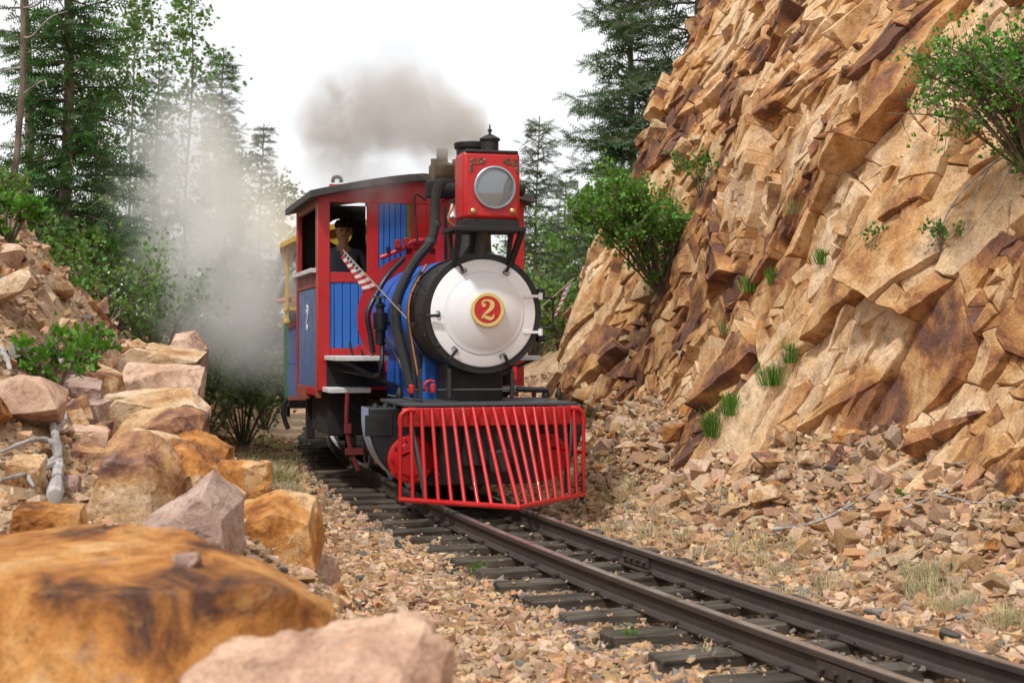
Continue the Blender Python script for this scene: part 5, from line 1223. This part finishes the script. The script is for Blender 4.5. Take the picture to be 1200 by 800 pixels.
# ------------------------------------------------------------------ vegetation
def jitter_cols(r, base, n, v=0.25, hue=0.10):
    return np.array(base)[None] * r.uniform(1 - v, 1 + v, (n, 1)) * (1 + r.normal(0, hue, (n, 3)))
LEAF_V = np.array([[0, 0, 0], [0.42, 0.30, 0.07], [0, 1, 0.0], [-0.42, 0.30, 0.07]]) ; LEAF_F = np.array([[0, 1, 2], [0, 2, 3]])
def leaves_mesh(name, P, D, S, cols, r, V0=LEAF_V, F0=LEAF_F):
    """leaf blades at P pointing roughly along D, size S"""
    n = len(P); D = D / np.maximum(1e-6, np.linalg.norm(D, axis=1, keepdims=True)); a = r.normal(0, 1, (n, 3)); X = np.cross(D, a); X /= np.maximum(1e-6, np.linalg.norm(X, axis=1, keepdims=True)); Z = np.cross(X, D)
    B = np.stack([X, D, Z], -1); Q = np.einsum('nij,nkj->nki', B, V0[None] * S[:, None, None]) + P[:, None, :]
    me = mesh_np(name, Q.reshape(-1, 3), (F0[None] + (np.arange(n) * len(V0))[:, None, None]).reshape(-1, F0.shape[1])); vcol(me, np.repeat(cols, len(V0), axis=0)); return me
SPR = [];  SPF = []
for k in range(10):                                                   # a flat spray of needles
    y0 = 0.08 + 0.09 * k; sgn = 1 if k % 2 else -1; b = len(SPR); L_n = 0.42 * (1 - 0.5 * k / 10)
    SPR += [[0, y0, 0.0], [sgn * L_n * 0.75, y0 + L_n * 0.55, -0.04], [sgn * 0.02, y0 + 0.11, 0.02]]; SPF.append([b, b + 1, b + 2])
b = len(SPR); SPR += [[-0.03, 0.0, 0], [0.03, 0.0, 0], [0, 1.15, -0.03]]; SPF.append([b, b + 1, b + 2])
SPR = np.array(SPR); SPF = np.array(SPF)
def conifer(label, x, y, H, R0, seed, col=(0.045, 0.085, 0.035), dens=1.0, sparse=1.0, lean=(0, 0), spray=0.26, start=0.06, name='conifer_tree', group=None, z=None):
    r = np.random.default_rng(seed); z0 = drop(x, y) - 0.1 if z is None else z
    root = empty(name, (x, y, z0)); tag(root, label, 'tree', group); mb = MB()
    tp = lambda h: VV((lean[0] * h + 0.05 * math.sin(h * 0.9 + seed), lean[1] * h + 0.05 * math.cos(h * 0.7 + seed), h))
    mb.tube([tp(H * k / 10) for k in range(11)], [max(0.012, (0.011 * H) * (1 - k / 10.3)) for k in range(11)], 8)
    P = []; D = []; S = []; h = start * H
    while h < H * 0.985:
        f = 1 - h / H; nb = max(3, int((4 + 3 * r.random()) * dens)); a0 = r.random() * 6.28
        for k in range(nb):
            if r.random() > sparse: continue
            a = a0 + 6.28 * k / nb + r.normal(0, 0.25); L = R0 * (f ** 0.75) * r.uniform(0.35, 1.15) + 0.10
            dr = VV((math.cos(a), math.sin(a), 0)); b0 = tp(h); up = 0.45 * (1 - f) - 0.05 * f + r.normal(0, 0.20)
            pts = [b0 + dr * L * q + VV((0, 0, L * (up * q - 0.30 * q * q + 0.16 * q ** 3))) for q in (0, 0.35, 0.7, 1.0)]
            mb.tube(pts, [0.012 + 0.008 * L, 0.010 + 0.004 * L, 0.007, 0.003], 4)
            m = max(5, int(L / 0.05 * dens))
            for j in range(m):
                q = 0.02 + 0.98 * (j + r.random()) / m; i = min(2, int(q * 3)); t_ = q * 3 - i; p = pts[i].lerp(pts[i + 1], min(1, t_)); sd = r.choice([-1, 1]); sp_ = r.uniform(0.3, 1.1) * sd
                tw = (dr * math.cos(sp_) + VV((-dr.y, dr.x, 0)) * math.sin(sp_)); ln = spray * r.uniform(0.6, 1.2) * (0.55 + 0.6 * (1 - q) + 0.3 * f)
                P.append(p); D.append(tw + VV((0, 0, r.normal(-0.05, 0.42)))); S.append(ln)
                if r.random() < 0.6 * dens: P.append(p + tw * ln * 0.55); D.append(tw + VV((r.normal(0, .4), r.normal(0, .4), r.normal(-0.15, .25)))); S.append(ln * 0.75)
        h += (0.055 + 0.018 * r.random()) * max(2.0, H ** 0.75) / dens * 0.55
    P = np.array([p[:] for p in P]); D = np.array([d[:] for d in D]); S = np.array(S)
    mb.build('trunk', M['bark'], root, smooth=None)
    me = leaves_mesh('crown', P, D, S, jitter_cols(r, col, len(P), 0.35, 0.12), r, SPR, SPF); obj_from(me, 'crown', M['needle'], root); return root
def broadleaf(name, label, base, stems, clusters, spread, nleaf, lsize, col, seed, cat='bush', group=None, stem_r=0.018, bark=None, leafmat=None, trunk_name='stem', hang=0.0, up=0.35, qmin=0.25):
    """stems: list of point lists (local); leaves gather in clumps along their outer halves"""
    r = np.random.default_rng(seed); root = empty(name, base); tag(root, label, cat, group); mb = MB(); CP_ = []
    for st in stems:
        pts = catmull(st, 4); n = len(pts); ln_ = (Vector(st[-1]) - Vector(st[0])).length; l0 = (Vector(stems[0][-1]) - Vector(stems[0][0])).length; sr = stem_r * min(1.0, ln_ / l0 * (1.0 if cat == 'bush' else 1.6)); mb.tube(pts, [max(0.002, sr * (1 - 0.85 * k / n)) for k in range(n)], 5)
        for c in range(clusters):
            q = qmin + (1 - qmin) * math.sqrt(r.random()); p = pts[min(n - 1, int(q * (n - 1)))]; e = p + VV(r.normal(0, 1, 3)) * spread + VV((0, 0, spread * 0.3))
            mb.tube([p, p.lerp(e, 0.5) + VV(r.normal(0, 1, 3)) * spread * 0.12, e], [sr * 0.4, sr * 0.25, 0.0015], 3, caps=False)
            CP_.append((p, e))
    P = []; D = []
    for (p, e) in CP_:
        m = max(1, int(nleaf * r.uniform(0.5, 1.5)))
        for _ in range(m):
            q = r.uniform(0.3, 1.1); b = p.lerp(e, q) + VV(r.normal(0, 1, 3)) * spread * 0.24; P.append(b[:]); d = (e - p).normalized() + VV(r.normal(0, 0.8, 3)) + VV((0, 0, up - hang)); D.append(d[:])
    P = np.array(P); D = np.array(D); S = lsize * r.uniform(0.55, 1.25, len(P))
    mb.build(trunk_name, bark or M['bark'], root, smooth=None); me = leaves_mesh('crown', P, D, S, jitter_cols(r, col, len(P), 0.3, 0.13), r); obj_from(me, 'crown', leafmat or M['leaf'], root); return root
def fan_stems(r, n, rx, ry, rz, bias=(0, 0, 0)):
    out = []
    for k in range(n):
        a = 6.28 * k / n + r.normal(0, 0.4); q = math.sqrt(r.random()); tip = VV((rx * q * math.cos(a), ry * q * math.sin(a), rz * (1.0 - 0.45 * q * q) * r.uniform(0.7, 1.1))) + VV(bias)
        out.append([VV((0, 0, -0.1)), tip * 0.45 + VV((r.normal(0, .06 * rx), r.normal(0, .06 * ry), rz * 0.12)), tip * 0.8 + VV((r.normal(0, .05 * rx), r.normal(0, .05 * ry), rz * 0.06)), tip])
    return out
def bush(label, u, v, Y, rx, rz, seed, col, lsize=0.06, nst=16, clusters=11, nleaf=11, name='bush', group=None, ry=None, z=None):
    r = np.random.default_rng(seed); p = at(u, v, Y); zz = drop(p.x, p.y) if z is None else z
    return broadleaf(name, label, (p.x, p.y, zz), fan_stems(r, nst, rx, ry or rx, rz), clusters, 0.16 * (rx + rz) / 2, nleaf, lsize, col, seed, 'bush', group, stem_r=0.014, qmin=0.06)
def aspen(label, u, Y, H, R0, seed, col=(0.15, 0.26, 0.08), lsize=0.085, clusters=9, nleaf=13, nb=26, group=None):
    r = np.random.default_rng(seed); x = (u - 600) / F_PX * Y; z0 = drop(x, Y)
    stems = [[VV((0, 0, -0.1)), VV((r.normal(0, .06), 0, H * 0.35)), VV((r.normal(0, .08), r.normal(0, .08), H * 0.7)), VV((r.normal(0, .1), r.normal(0, .1), H))]]
    for k in range(nb):
        h = H * (0.22 + 0.75 * k / nb); a = r.random() * 6.28; L = R0 * r.uniform(0.5, 1.1) * (1 - 0.65 * max(0, (h / H - 0.4) / 0.6)); d = VV((math.cos(a), math.sin(a), 0))
        stems.append([VV((0, 0, h)), VV((0, 0, h)) + d * L * 0.5 + VV((0, 0, L * 0.45)), VV((0, 0, h)) + d * L + VV((0, 0, L * 0.75))])
    return broadleaf('aspen_tree', label, (x, Y, z0), stems, clusters, 0.24, nleaf, lsize, col, seed, 'tree', group, stem_r=0.035, trunk_name='trunk', up=0.0)

# right hand side conifers
def cx(u, Y): return (u - 600) / F_PX * Y
conifer('tall dark spruce standing behind the left edge of the cliff', cx(742, 25), 25, 8.4, 1.5, 1, (0.085, 0.14, 0.07), dens=1.12, sparse=0.82, spray=0.30)
conifer('dark spruce leaning its boughs over the cliff top', cx(822, 23.5), 23.5, 11.5, 1.9, 2, (0.08, 0.13, 0.06), dens=1.0, sparse=0.72, spray=0.30)
def top_h(u, v, Y): q = at(u, v, Y); return q.z - drop(q.x, q.y)       # height that brings the tip to the photo's height
conifer('slim grey green fir seen behind the headlight', cx(630, 29), 29, top_h(630, 130, 29), 1.0, 3, (0.11, 0.145, 0.095), dens=1.0, sparse=0.68, spray=0.24)
conifer('short fir beside the cliff, lower than its neighbour behind the headlight', cx(662, 31), 31, top_h(662, 205, 31), 0.8, 4, (0.095, 0.14, 0.08), dens=1.0, sparse=0.7, spray=0.24)
# left conifers, dead snag, aspens
conifer('tall dark fir on the left hillside above the rocks', cx(76, 19), 19, 8.6, 1.15, 5, (0.075, 0.16, 0.05), dens=1.1, sparse=0.8, spray=0.26)
conifer('slender fir close beside the dead grey snag', cx(30, 20), 20, 7.6, 0.6, 6, (0.08, 0.15, 0.06), dens=0.9, sparse=0.6, spray=0.22)
conifer('thin pointed fir half hidden in the steam behind the aspens', cx(262, 29), 29, 6.2, 0.85, 7, (0.06, 0.10, 0.05), dens=1.0, sparse=0.8)
conifer('small pointed fir whose tip stands clear of the steam', cx(307, 30), 30, 5.9, 0.55, 8, (0.055, 0.095, 0.045), dens=1.0, sparse=0.85, spray=0.2)
conifer('young fir between the two aspens', cx(183, 28), 28, 6.0, 0.6, 9, (0.06, 0.10, 0.05), dens=1.0, sparse=0.8, spray=0.2)
aspen('tall aspen with a twiggy top behind the steam', 218, 26, 7.2, 1.0, 20, nb=34, clusters=8)
aspen('light leaved aspen left of the steam', 150, 25, 6.0, 0.8, 21, (0.13, 0.22, 0.07), nb=26)
aspen('thin aspen sapling beside the tall dark fir', 122, 24, 4.6, 0.6, 22, (0.12, 0.21, 0.06), nb=20, clusters=6)
aspen('small aspen just left of the coach', 335, 31, 4.9, 0.6, 23, (0.13, 0.2, 0.08), nb=22)
aspen('bushy aspen low behind the steam', 270, 27, 4.6, 1.0, 24, (0.10, 0.18, 0.06), nb=26)
# snag
def snag(label, u, Y, H, seed):
    r = np.random.default_rng(seed); x = cx(u, Y); root = empty('dead_tree', (x, Y, drop(x, Y) - 0.1)); tag(root, label, 'tree'); mb = MB()
    tp = lambda h: VV((0.06 * h + 0.08 * math.sin(h), 0.05 * math.sin(h * 1.3), h))
    mb.tube([tp(H * k / 9) for k in range(10)], [0.045 * (1 - k / 11) for k in range(10)], 8); mb.build('trunk', M['bark'], root)
    for k in range(16):
        h = H * (0.2 + 0.75 * k / 16); a = r.uniform(0, 6.28); L = r.uniform(0.4, 1.3); d = VV((math.cos(a), math.sin(a), r.normal(0.15, 0.25))); b0 = tp(h)
        pts = catmull([b0, b0 + d * L * 0.4 + VV(r.normal(0, .06, 3)), b0 + d * L * 0.75 + VV(r.normal(0, .05, 3)), b0 + d * L + VV((0, 0, r.normal(0.0, .08)))], 4)
        MB().tube(pts, [0.012 * (1 - 0.9 * i / len(pts)) + 0.002 for i in range(len(pts))], 5).build('branch', M['deadwood'], root)
snag('bare grey dead tree with thin branches beside the tall dark fir', 8, 18, 7.5, 31)
# shrubs below the trees
GRN = (0.17, 0.29, 0.08); GR2 = (0.17, 0.26, 0.10); GR3 = (0.20, 0.31, 0.09)
for i, (u, Y, rx, rz, col, lab) in enumerate([
    (130, 18.5, 0.9, 1.25, GRN, 'rounded willow shrub at the foot of the thin aspen'), (185, 19.0, 1.0, 1.35, GRN, 'broad willow shrub just beyond the bank tip'), (235, 20.5, 1.1, 1.45, GR2, 'dusky shrub at the lower edge of the steam'),
    (285, 21.5, 1.0, 1.3, GR2, 'steam veiled shrub nearest the coach'), (160, 22, 1.2, 1.9, GRN, 'tall shrub behind the broad willow shrub'), (210, 23.5, 1.2, 1.9, GR2, 'tall shrub standing under the twiggy aspen'),
    (265, 25, 1.2, 1.9, GR2, 'tall dark shrub inside the steam'), (310, 26, 1.0, 1.6, GR2, 'shrub behind the coach corner'), (95, 19.5, 0.8, 1.2, GR3, 'yellow green shrub among the hillside rocks'), (110, 22, 0.9, 1.8, GRN, 'leafy shrub beneath the tall dark fir'),
    (70, 18.5, 0.6, 0.7, GR3, 'low leafy shrub near the top of the rocky slope'), (40, 19.5, 0.7, 0.8, GRN, 'shrub growing under the dead grey tree')]):
    bush(lab, u, 400, Y, rx, rz, 100 + i, col, lsize=0.07, nst=16, clusters=11, nleaf=10, group='shrubs along the left hillside')
for i, (u, Y, rx, rz, lab) in enumerate([(625, 27, 1.0, 1.5, 'green shrub filling the gap behind the smokebox'), (655, 25.5, 0.8, 1.1, 'pale green shrub at the foot of the far cliff edge'), (690, 28, 1.0, 2.3, 'tall shrub behind the cliff corner'), (640, 33, 1.6, 2.6, 'wide leafy thicket farther down the line'), (560, 36, 1.8, 2.4, 'thicket hidden behind the locomotive'), (350, 36, 1.6, 2.2, 'far thicket beside the line behind the coach')]):
    bush(lab, u, 400, Y, rx, rz, 140 + i, GR3 if i < 2 else GRN, lsize=0.085, nst=18, clusters=12, nleaf=10)
# broad leaved sprigs on the near slope
for i, (u, v, Y, rx, rz, lab) in enumerate([(60, 420, 10.0, 0.30, 0.45, 'bright green sprig with round leaves above the grey log'), (105, 385, 12.0, 0.28, 0.35, 'bright leafy sprig at the end of the rocky slope'), (82, 430, 11.0, 0.30, 0.30, 'low round leaved sprig beside the cream slab'), (8, 340, 12.5, 0.30, 0.4, 'leafy shrub low on the rocky slope, left of the sprigs'), (2, 275, 14.0, 0.3, 0.35, 'leafy shrub higher on the rocky slope'), (58, 262, 16, 0.35, 0.3, 'small shrub among the pale slope rocks'), (90, 335, 15, 0.35, 0.3, 'grassy shrub beside the slope rocks'), (120, 300, 17, 0.5, 0.5, 'shrub by the small grey hillside rock')]):
    bush(lab, u, v, Y, rx, rz, 160 + i, (0.10, 0.24, 0.03) if i < 4 else GRN, lsize=0.065 if i < 4 else 0.05, nst=9, clusters=7, nleaf=5 if i < 3 else 9, name='leafy_sprig' if i < 3 else 'bush')
# bushes growing out of the cliff
def cliff_bush(label, u, v, size, seed, bias, col, n=18, clusters=14, nleaf=12, lsize=0.045, r_scale=(1, 1, 1)):
    p, nrm, d = hit(u, v, 'c'); r = np.random.default_rng(seed)
    st = []
    for s_ in fan_stems(r, n, size * r_scale[0], size * r_scale[1], size * r_scale[2]): st.append([q + VV(bias) * (q.length / size) ** 1.3 for q in s_])
    return broadleaf('bush', label, p, st, clusters, 0.13 * size, nleaf, lsize, col, seed, 'bush', stem_r=0.012 * min(1.0, size * 1.3), qmin=0.05)
cliff_bush('dense green bush growing from the left part of the cliff', 775, 338, 0.85, 51, (-0.35, -0.35, 0.15), (0.14, 0.29, 0.05), n=34, clusters=18, nleaf=13, lsize=0.05, r_scale=(0.85, 0.7, 1.25))
cliff_bush('small sprig above the dense cliff bush', 822, 222, 0.42, 52, (-0.1, -0.2, 0.0), (0.10, 0.22, 0.03), n=9, clusters=7, nleaf=7, r_scale=(1, .7, .9))
cliff_bush('leafy arching bush hanging from the near end of the cliff', 1215, 195, 0.80, 53, (-0.50, -0.36, -0.05), (0.10, 0.26, 0.04), n=40, clusters=14, nleaf=9, lsize=0.038, r_scale=(0.9, 0.7, 1.15))
cliff_bush('thin trailing sprigs below the arching cliff bush', 1110, 275, 0.28, 54, (-0.22, -0.12, -0.16), (0.09, 0.22, 0.04), n=8, clusters=5, nleaf=5, lsize=0.032, r_scale=(1, .6, .5))
cliff_bush('tiny green plant in a crack of the smooth cliff slab', 1022, 285, 0.13, 55, (-0.02, -0.06, 0), (0.09, 0.22, 0.04), n=6, clusters=4, nleaf=4, lsize=0.03)
cliff_bush('tiny green plant rooted among the rubble stones', 1022, 585, 0.13, 56, (0, -0.05, 0.03), (0.08, 0.22, 0.03), n=7, clusters=5, nleaf=6, lsize=0.028)
cliff_bush('tiny green plant beside a dead twig on the rubble', 1065, 590, 0.10, 57, (0, -0.05, 0.03), (0.08, 0.22, 0.03), n=6, clusters=4, nleaf=5, lsize=0.026)
# grass
def tuft(label, u, v, n, ln, col, seed, group, w=0.0035, spread=0.06, which='gc', cat='grass tuft'):
    h = hit(u, v, which)
    if h is None: return
    r = np.random.default_rng(seed); V = []; F = []; Cc = []
    for k in range(n):
        b = VV((*(r.normal(0, spread, 2)), 0.0)); a = r.random() * 6.28; le = ln * r.uniform(0.5, 1.2); d = VV((math.cos(a), math.sin(a), 0)); bend = r.uniform(0.2, 1.15); sd = VV((-d.y, d.x, 0)) * w
        p1 = b + VV((0, 0, le * 0.55)) + d * le * 0.18 * bend; p2 = b + VV((0, 0, le * (1 - 0.45 * bend))) + d * le * 0.75 * bend; i = len(V); b = b * 0.6 - VV((0, 0, 0.05))
        V += [(b - sd)[:], (b + sd)[:], (p1 + sd * 0.8)[:], (p1 - sd * 0.8)[:], p2[:]]; F += [(i, i + 1, i + 2), (i, i + 2, i + 3), (i + 3, i + 2, i + 4)]
        Cc += [np.array(col) * r.uniform(0.65, 1.3) * (1 + r.normal(0, 0.1, 3))] * 5
    me = mesh_np('grass_tuft', V, F); vcol(me, np.array(Cc)); o = obj_from(me, 'grass_tuft', M['grass']); o.location = h[0]; tag(o, label, cat, group); return o
GG = (0.11, 0.25, 0.035); DG = (0.62, 0.53, 0.36); PG = (0.30, 0.33, 0.14)
for i, (u, v, n, ln, lab) in enumerate([(838, 505, 170, 0.24, 'large green grass tuft at the foot of the dark stained slab'), (858, 480, 150, 0.22, 'green grass tuft just above the large one on the stained slab edge'), (905, 445, 150, 0.20, 'green grass tuft under the middle of the cliff'), (925, 418, 90, 0.18, 'thin grass tuft above the middle cliff tuft'), (880, 336, 110, 0.15, 'green grass tuft on a high cliff ledge'), (907, 326, 100, 0.14, 'small grass tuft beside the high ledge tuft'), (965, 303, 110, 0.13, 'flat grass tuft on the right of the high ledge'), (930, 245, 70, 0.13, 'pale grass tuft high under the overhang'), (850, 385, 60, 0.12, 'thin pale grass tuft on the bare cliff face'), (690, 490, 90, 0.12, 'green grass tuft behind the pilot at the cliff foot'), (645, 400, 120, 0.3, 'green grass growing beyond the smokebox at the line side')]):
    tuft(lab, u, v, n, ln, GG if i not in (7, 8) else PG, 300 + i, 'green grass tufts on the cliff', spread=0.055 + 0.02 * (i < 3))
for i, (u, v, lab) in enumerate([(587, 650, 'grass tuft against the outer side of the rail nearest the pilot'), (678, 690, 'thin grass tuft beside the middle sleepers'), (735, 758, 'pale grass tuft growing over a sleeper end'), (828, 778, 'dry yellow tuft near the rail joint'), (560, 675, 'tiny green tuft beside a sleeper end')]):
    tuft(lab, u, v, 46, 0.15, GG if i != 3 else DG, 330 + i, 'grass tufts at the track', spread=0.022, w=0.0028, which='g')
r = np.random.default_rng(77)
for i in range(42):
    u = r.uniform(700, 1190); k = (u - 700) / 500; v = 596 + 118 * k + r.normal(0, 22)
    tuft('dry straw coloured grass tuft in the gravel between rail and cliff', u, v, 80, 0.14, DG if r.random() < 0.8 else (0.50, 0.48, 0.38), 400 + i, 'dry grass tufts beside the rail', spread=0.07, w=0.0022)
for i in range(16):
    u = r.uniform(280, 345); v = 480 + (u - 280) * 0.9 + r.uniform(-10, 60)
    tuft('dry flattened grass tuft at the foot of the rock bank', u, v, 110, 0.15, DG if i % 3 else PG, 460 + i, 'dry grass tufts by the rock bank', spread=0.12, which='g', w=0.003)
# dead wood
def deadwood(name, label, lines, rad, lift=0.04, mat=None, which='g', Yfix=None):
    pts0 = None; root = None
    for li, ln in enumerate(lines):
        P = []
        for (u, v) in ln:
            h = hit(u, v, which) if Yfix is None else (at(u, v, Yfix),)
            P.append(h[0] + VV((0, 0, lift)))
        if root is None: root = empty(name, P[0]); tag(root, label, 'dead wood')
        q = catmull([p - root.location for p in P], 5); n = len(q); r0 = rad * (1 if li == 0 else 0.6)
        MB().tube(q, [r0 * (1 - 0.7 * k / n) * (1 + 0.18 * math.sin(k * 1.7)) for k in range(n)], 8).build('log' if li == 0 and rad > 0.04 else 'branch', mat or M['deadwood'], root)
deadwood('fallen_log', 'short weathered grey log lying across the rocks', [[(18, 428), (45, 436), (70, 446), (100, 462)], [(66, 446), (72, 438), (74, 432)]], 0.055, lift=0.10)
deadwood('driftwood', 'pale twisted dead branches sprawling beside the boulders', [[(64, 600), (68, 560), (66, 530), (58, 500), (44, 482)], [(66, 535), (50, 530), (30, 533), (0, 546)], [(66, 520), (76, 505), (74, 490), (62, 486)], [(62, 560), (48, 566), (34, 575), (40, 588)], [(68, 552), (52, 560), (30, 572), (0, 580)]], 0.036, lift=0.07)
deadwood('driftwood', 'short pale dead stick beside the grey log', [[(0, 420), (8, 432), (12, 444)]], 0.03, lift=0.06)
deadwood('dead_twig', 'grey dead twig lying on the rubble below the cliff', [[(905, 628), (940, 624), (967, 615), (992, 602), (1034, 578)], [(967, 615), (960, 605), (950, 600)]], 0.012, which='gc', lift=0.05)
deadwood('dead_twig', 'long thin twig leaning on the near foot of the cliff', [[(1060, 606), (1100, 590), (1130, 570), (1156, 545)], [(1100, 590), (1150, 600), (1200, 592)]], 0.010, which='gc', lift=0.06)
deadwood('dead_twig', 'bare grey stems drooping beneath the arching cliff bush', [[(1200, 190), (1160, 210), (1120, 250), (1095, 300)], [(1160, 210), (1140, 250), (1130, 290)], [(1190, 200), (1165, 250), (1125, 300)], [(1195, 90), (1170, 110), (1150, 130)]], 0.012, which='c', lift=0.10)

# ------------------------------------------------------------------ smoke and steam
def vapour(name, label, blobs, dens, color, absorb, nscale, seed, lo=0.38, hi=0.62, aniso=0.2):
    """blobs: (centre, radius, weight). Density falls off smoothly inside one closed hull and is broken up by noise."""
    bm = bmesh.new()
    for c, rr, w in blobs:
        for v in ico(2)[0] * rr * 1.18: bm.verts.new(VV(c) + VV(v))
    ret = bmesh.ops.convex_hull(bm, input=bm.verts); 
    for v in [v for v in bm.verts if not v.link_faces]: bm.verts.remove(v)
    me = bpy.data.meshes.new(name); bm.to_mesh(me); bm.free()
    m = bpy.data.materials.new(name); m.use_nodes = True; t = m.node_tree; t.nodes.clear(); o = t.nodes.new('ShaderNodeOutputMaterial')
    g = N(t, 'NewGeometry'); tot = None
    nz = N(t, 'TexNoise', Scale=nscale, Detail=6, Roughness=0.62, Distortion=1.0); mpn = N(t, 'Mapping', Location=(seed, 0, 0)); t.links.new(g.outputs['Position'], mpn.inputs['Vector']); t.links.new(mpn.outputs[0], nz.inputs['Vector'])
    nsub = N(t, 'VectorMath', operation='SUBTRACT'); t.links.new(nz.outputs['Color'], nsub.inputs[0]); nsub.inputs[1].default_value = (0.5, 0.5, 0.5)
    nsc = N(t, 'VectorMath', operation='SCALE'); t.links.new(nsub.outputs[0], nsc.inputs[0]); nsc.inputs['Scale'].default_value = 0.9 / nscale
    pw = N(t, 'VectorMath', operation='ADD'); t.links.new(g.outputs['Position'], pw.inputs[0]); t.links.new(nsc.outputs[0], pw.inputs[1])
    for c, rr, w in blobs:
        d = N(t, 'VectorMath', operation='DISTANCE'); t.links.new(pw.outputs[0], d.inputs[0]); d.inputs[1].default_value = tuple(c)
        mr = N(t, 'MapRange', interpolation_type='SMOOTHSTEP'); mr.inputs['From Min'].default_value = rr; mr.inputs['From Max'].default_value = rr * 0.15; mr.inputs['To Max'].default_value = w; t.links.new(d.outputs['Value'], mr.inputs['Value'])
        tot = mr.outputs[0] if tot is None else math_(t, 'MAXIMUM', tot, mr.outputs[0])
    rr_ = ramp(t, [(lo, 0.05), (hi, 1.0)]); t.links.new(nz.outputs['Fac'], rr_.inputs[0])
    dn = math_(t, 'MULTIPLY', math_(t, 'MULTIPLY', tot, rr_.outputs[0]), dens)
    pv = N(t, 'VolumePrincipled'); pv.inputs['Color'].default_value = (*color, 1); pv.inputs['Absorption Color'].default_value = (*absorb, 1); pv.inputs['Anisotropy'].default_value = aniso
    t.links.new(dn, pv.inputs['Density']); t.links.new(pv.outputs[0], o.inputs['Volume'])
    o_ = obj_from(me, name, m); return tag(o_, label, name, kind='stuff')
vapour('steam', 'white steam cloud drifting up beside the coach in front of the trees',
       [(at(345, 455, 16.9), 0.35, 0.3), (at(322, 405, 17.6), 0.7, 0.3), (at(290, 360, 18.3), 1.1, 0.6), (at(262, 315, 18.8), 1.35, 1.0), (at(300, 285, 18.6), 1.05, 0.9), (at(240, 250, 19.2), 1.3, 0.95), (at(225, 190, 19.5), 1.1, 0.8), (at(228, 135, 19.7), 0.85, 0.5), (at(180, 240, 19.6), 1.1, 0.35), (at(305, 215, 19.2), 0.8, 0.4), (at(325, 330, 17.4), 0.7, 0.55), (at(200, 330, 19.4), 1.1, 0.3)],
       2.2, (1.0, 1.0, 1.0), (1, 1, 1), 1.1, 3.0, 0.30, 0.62)
vapour('smoke', 'brown grey smoke blowing back from the chimney over the cab roof',
       [(Wl(555, 163, 0.75), 0.22, 3.0), (Wl(541, 151, 0.95), 0.34, 3.2), (Wl(524, 147, 1.2), 0.38, 2.4), (Wl(506, 148, 1.5), 0.42, 1.5), (Wl(488, 128, 2.0), 0.52, 1.1), (Wl(455, 128, 2.7), 0.60, 0.95), (Wl(418, 138, 3.4), 0.68, 0.95), (Wl(392, 150, 4.0), 0.55, 0.7), (Wl(465, 88, 3.0), 0.50, 0.2), (Wl(405, 185, 3.2), 0.60, 0.4), (Wl(500, 180, 1.7), 0.34, 0.3), (Wl(445, 215, 2.75), 0.45, 0.18)],
       9.5, (0.52, 0.505, 0.49), (0.48, 0.45, 0.41), 2.8, 9.0, 0.38, 0.62)
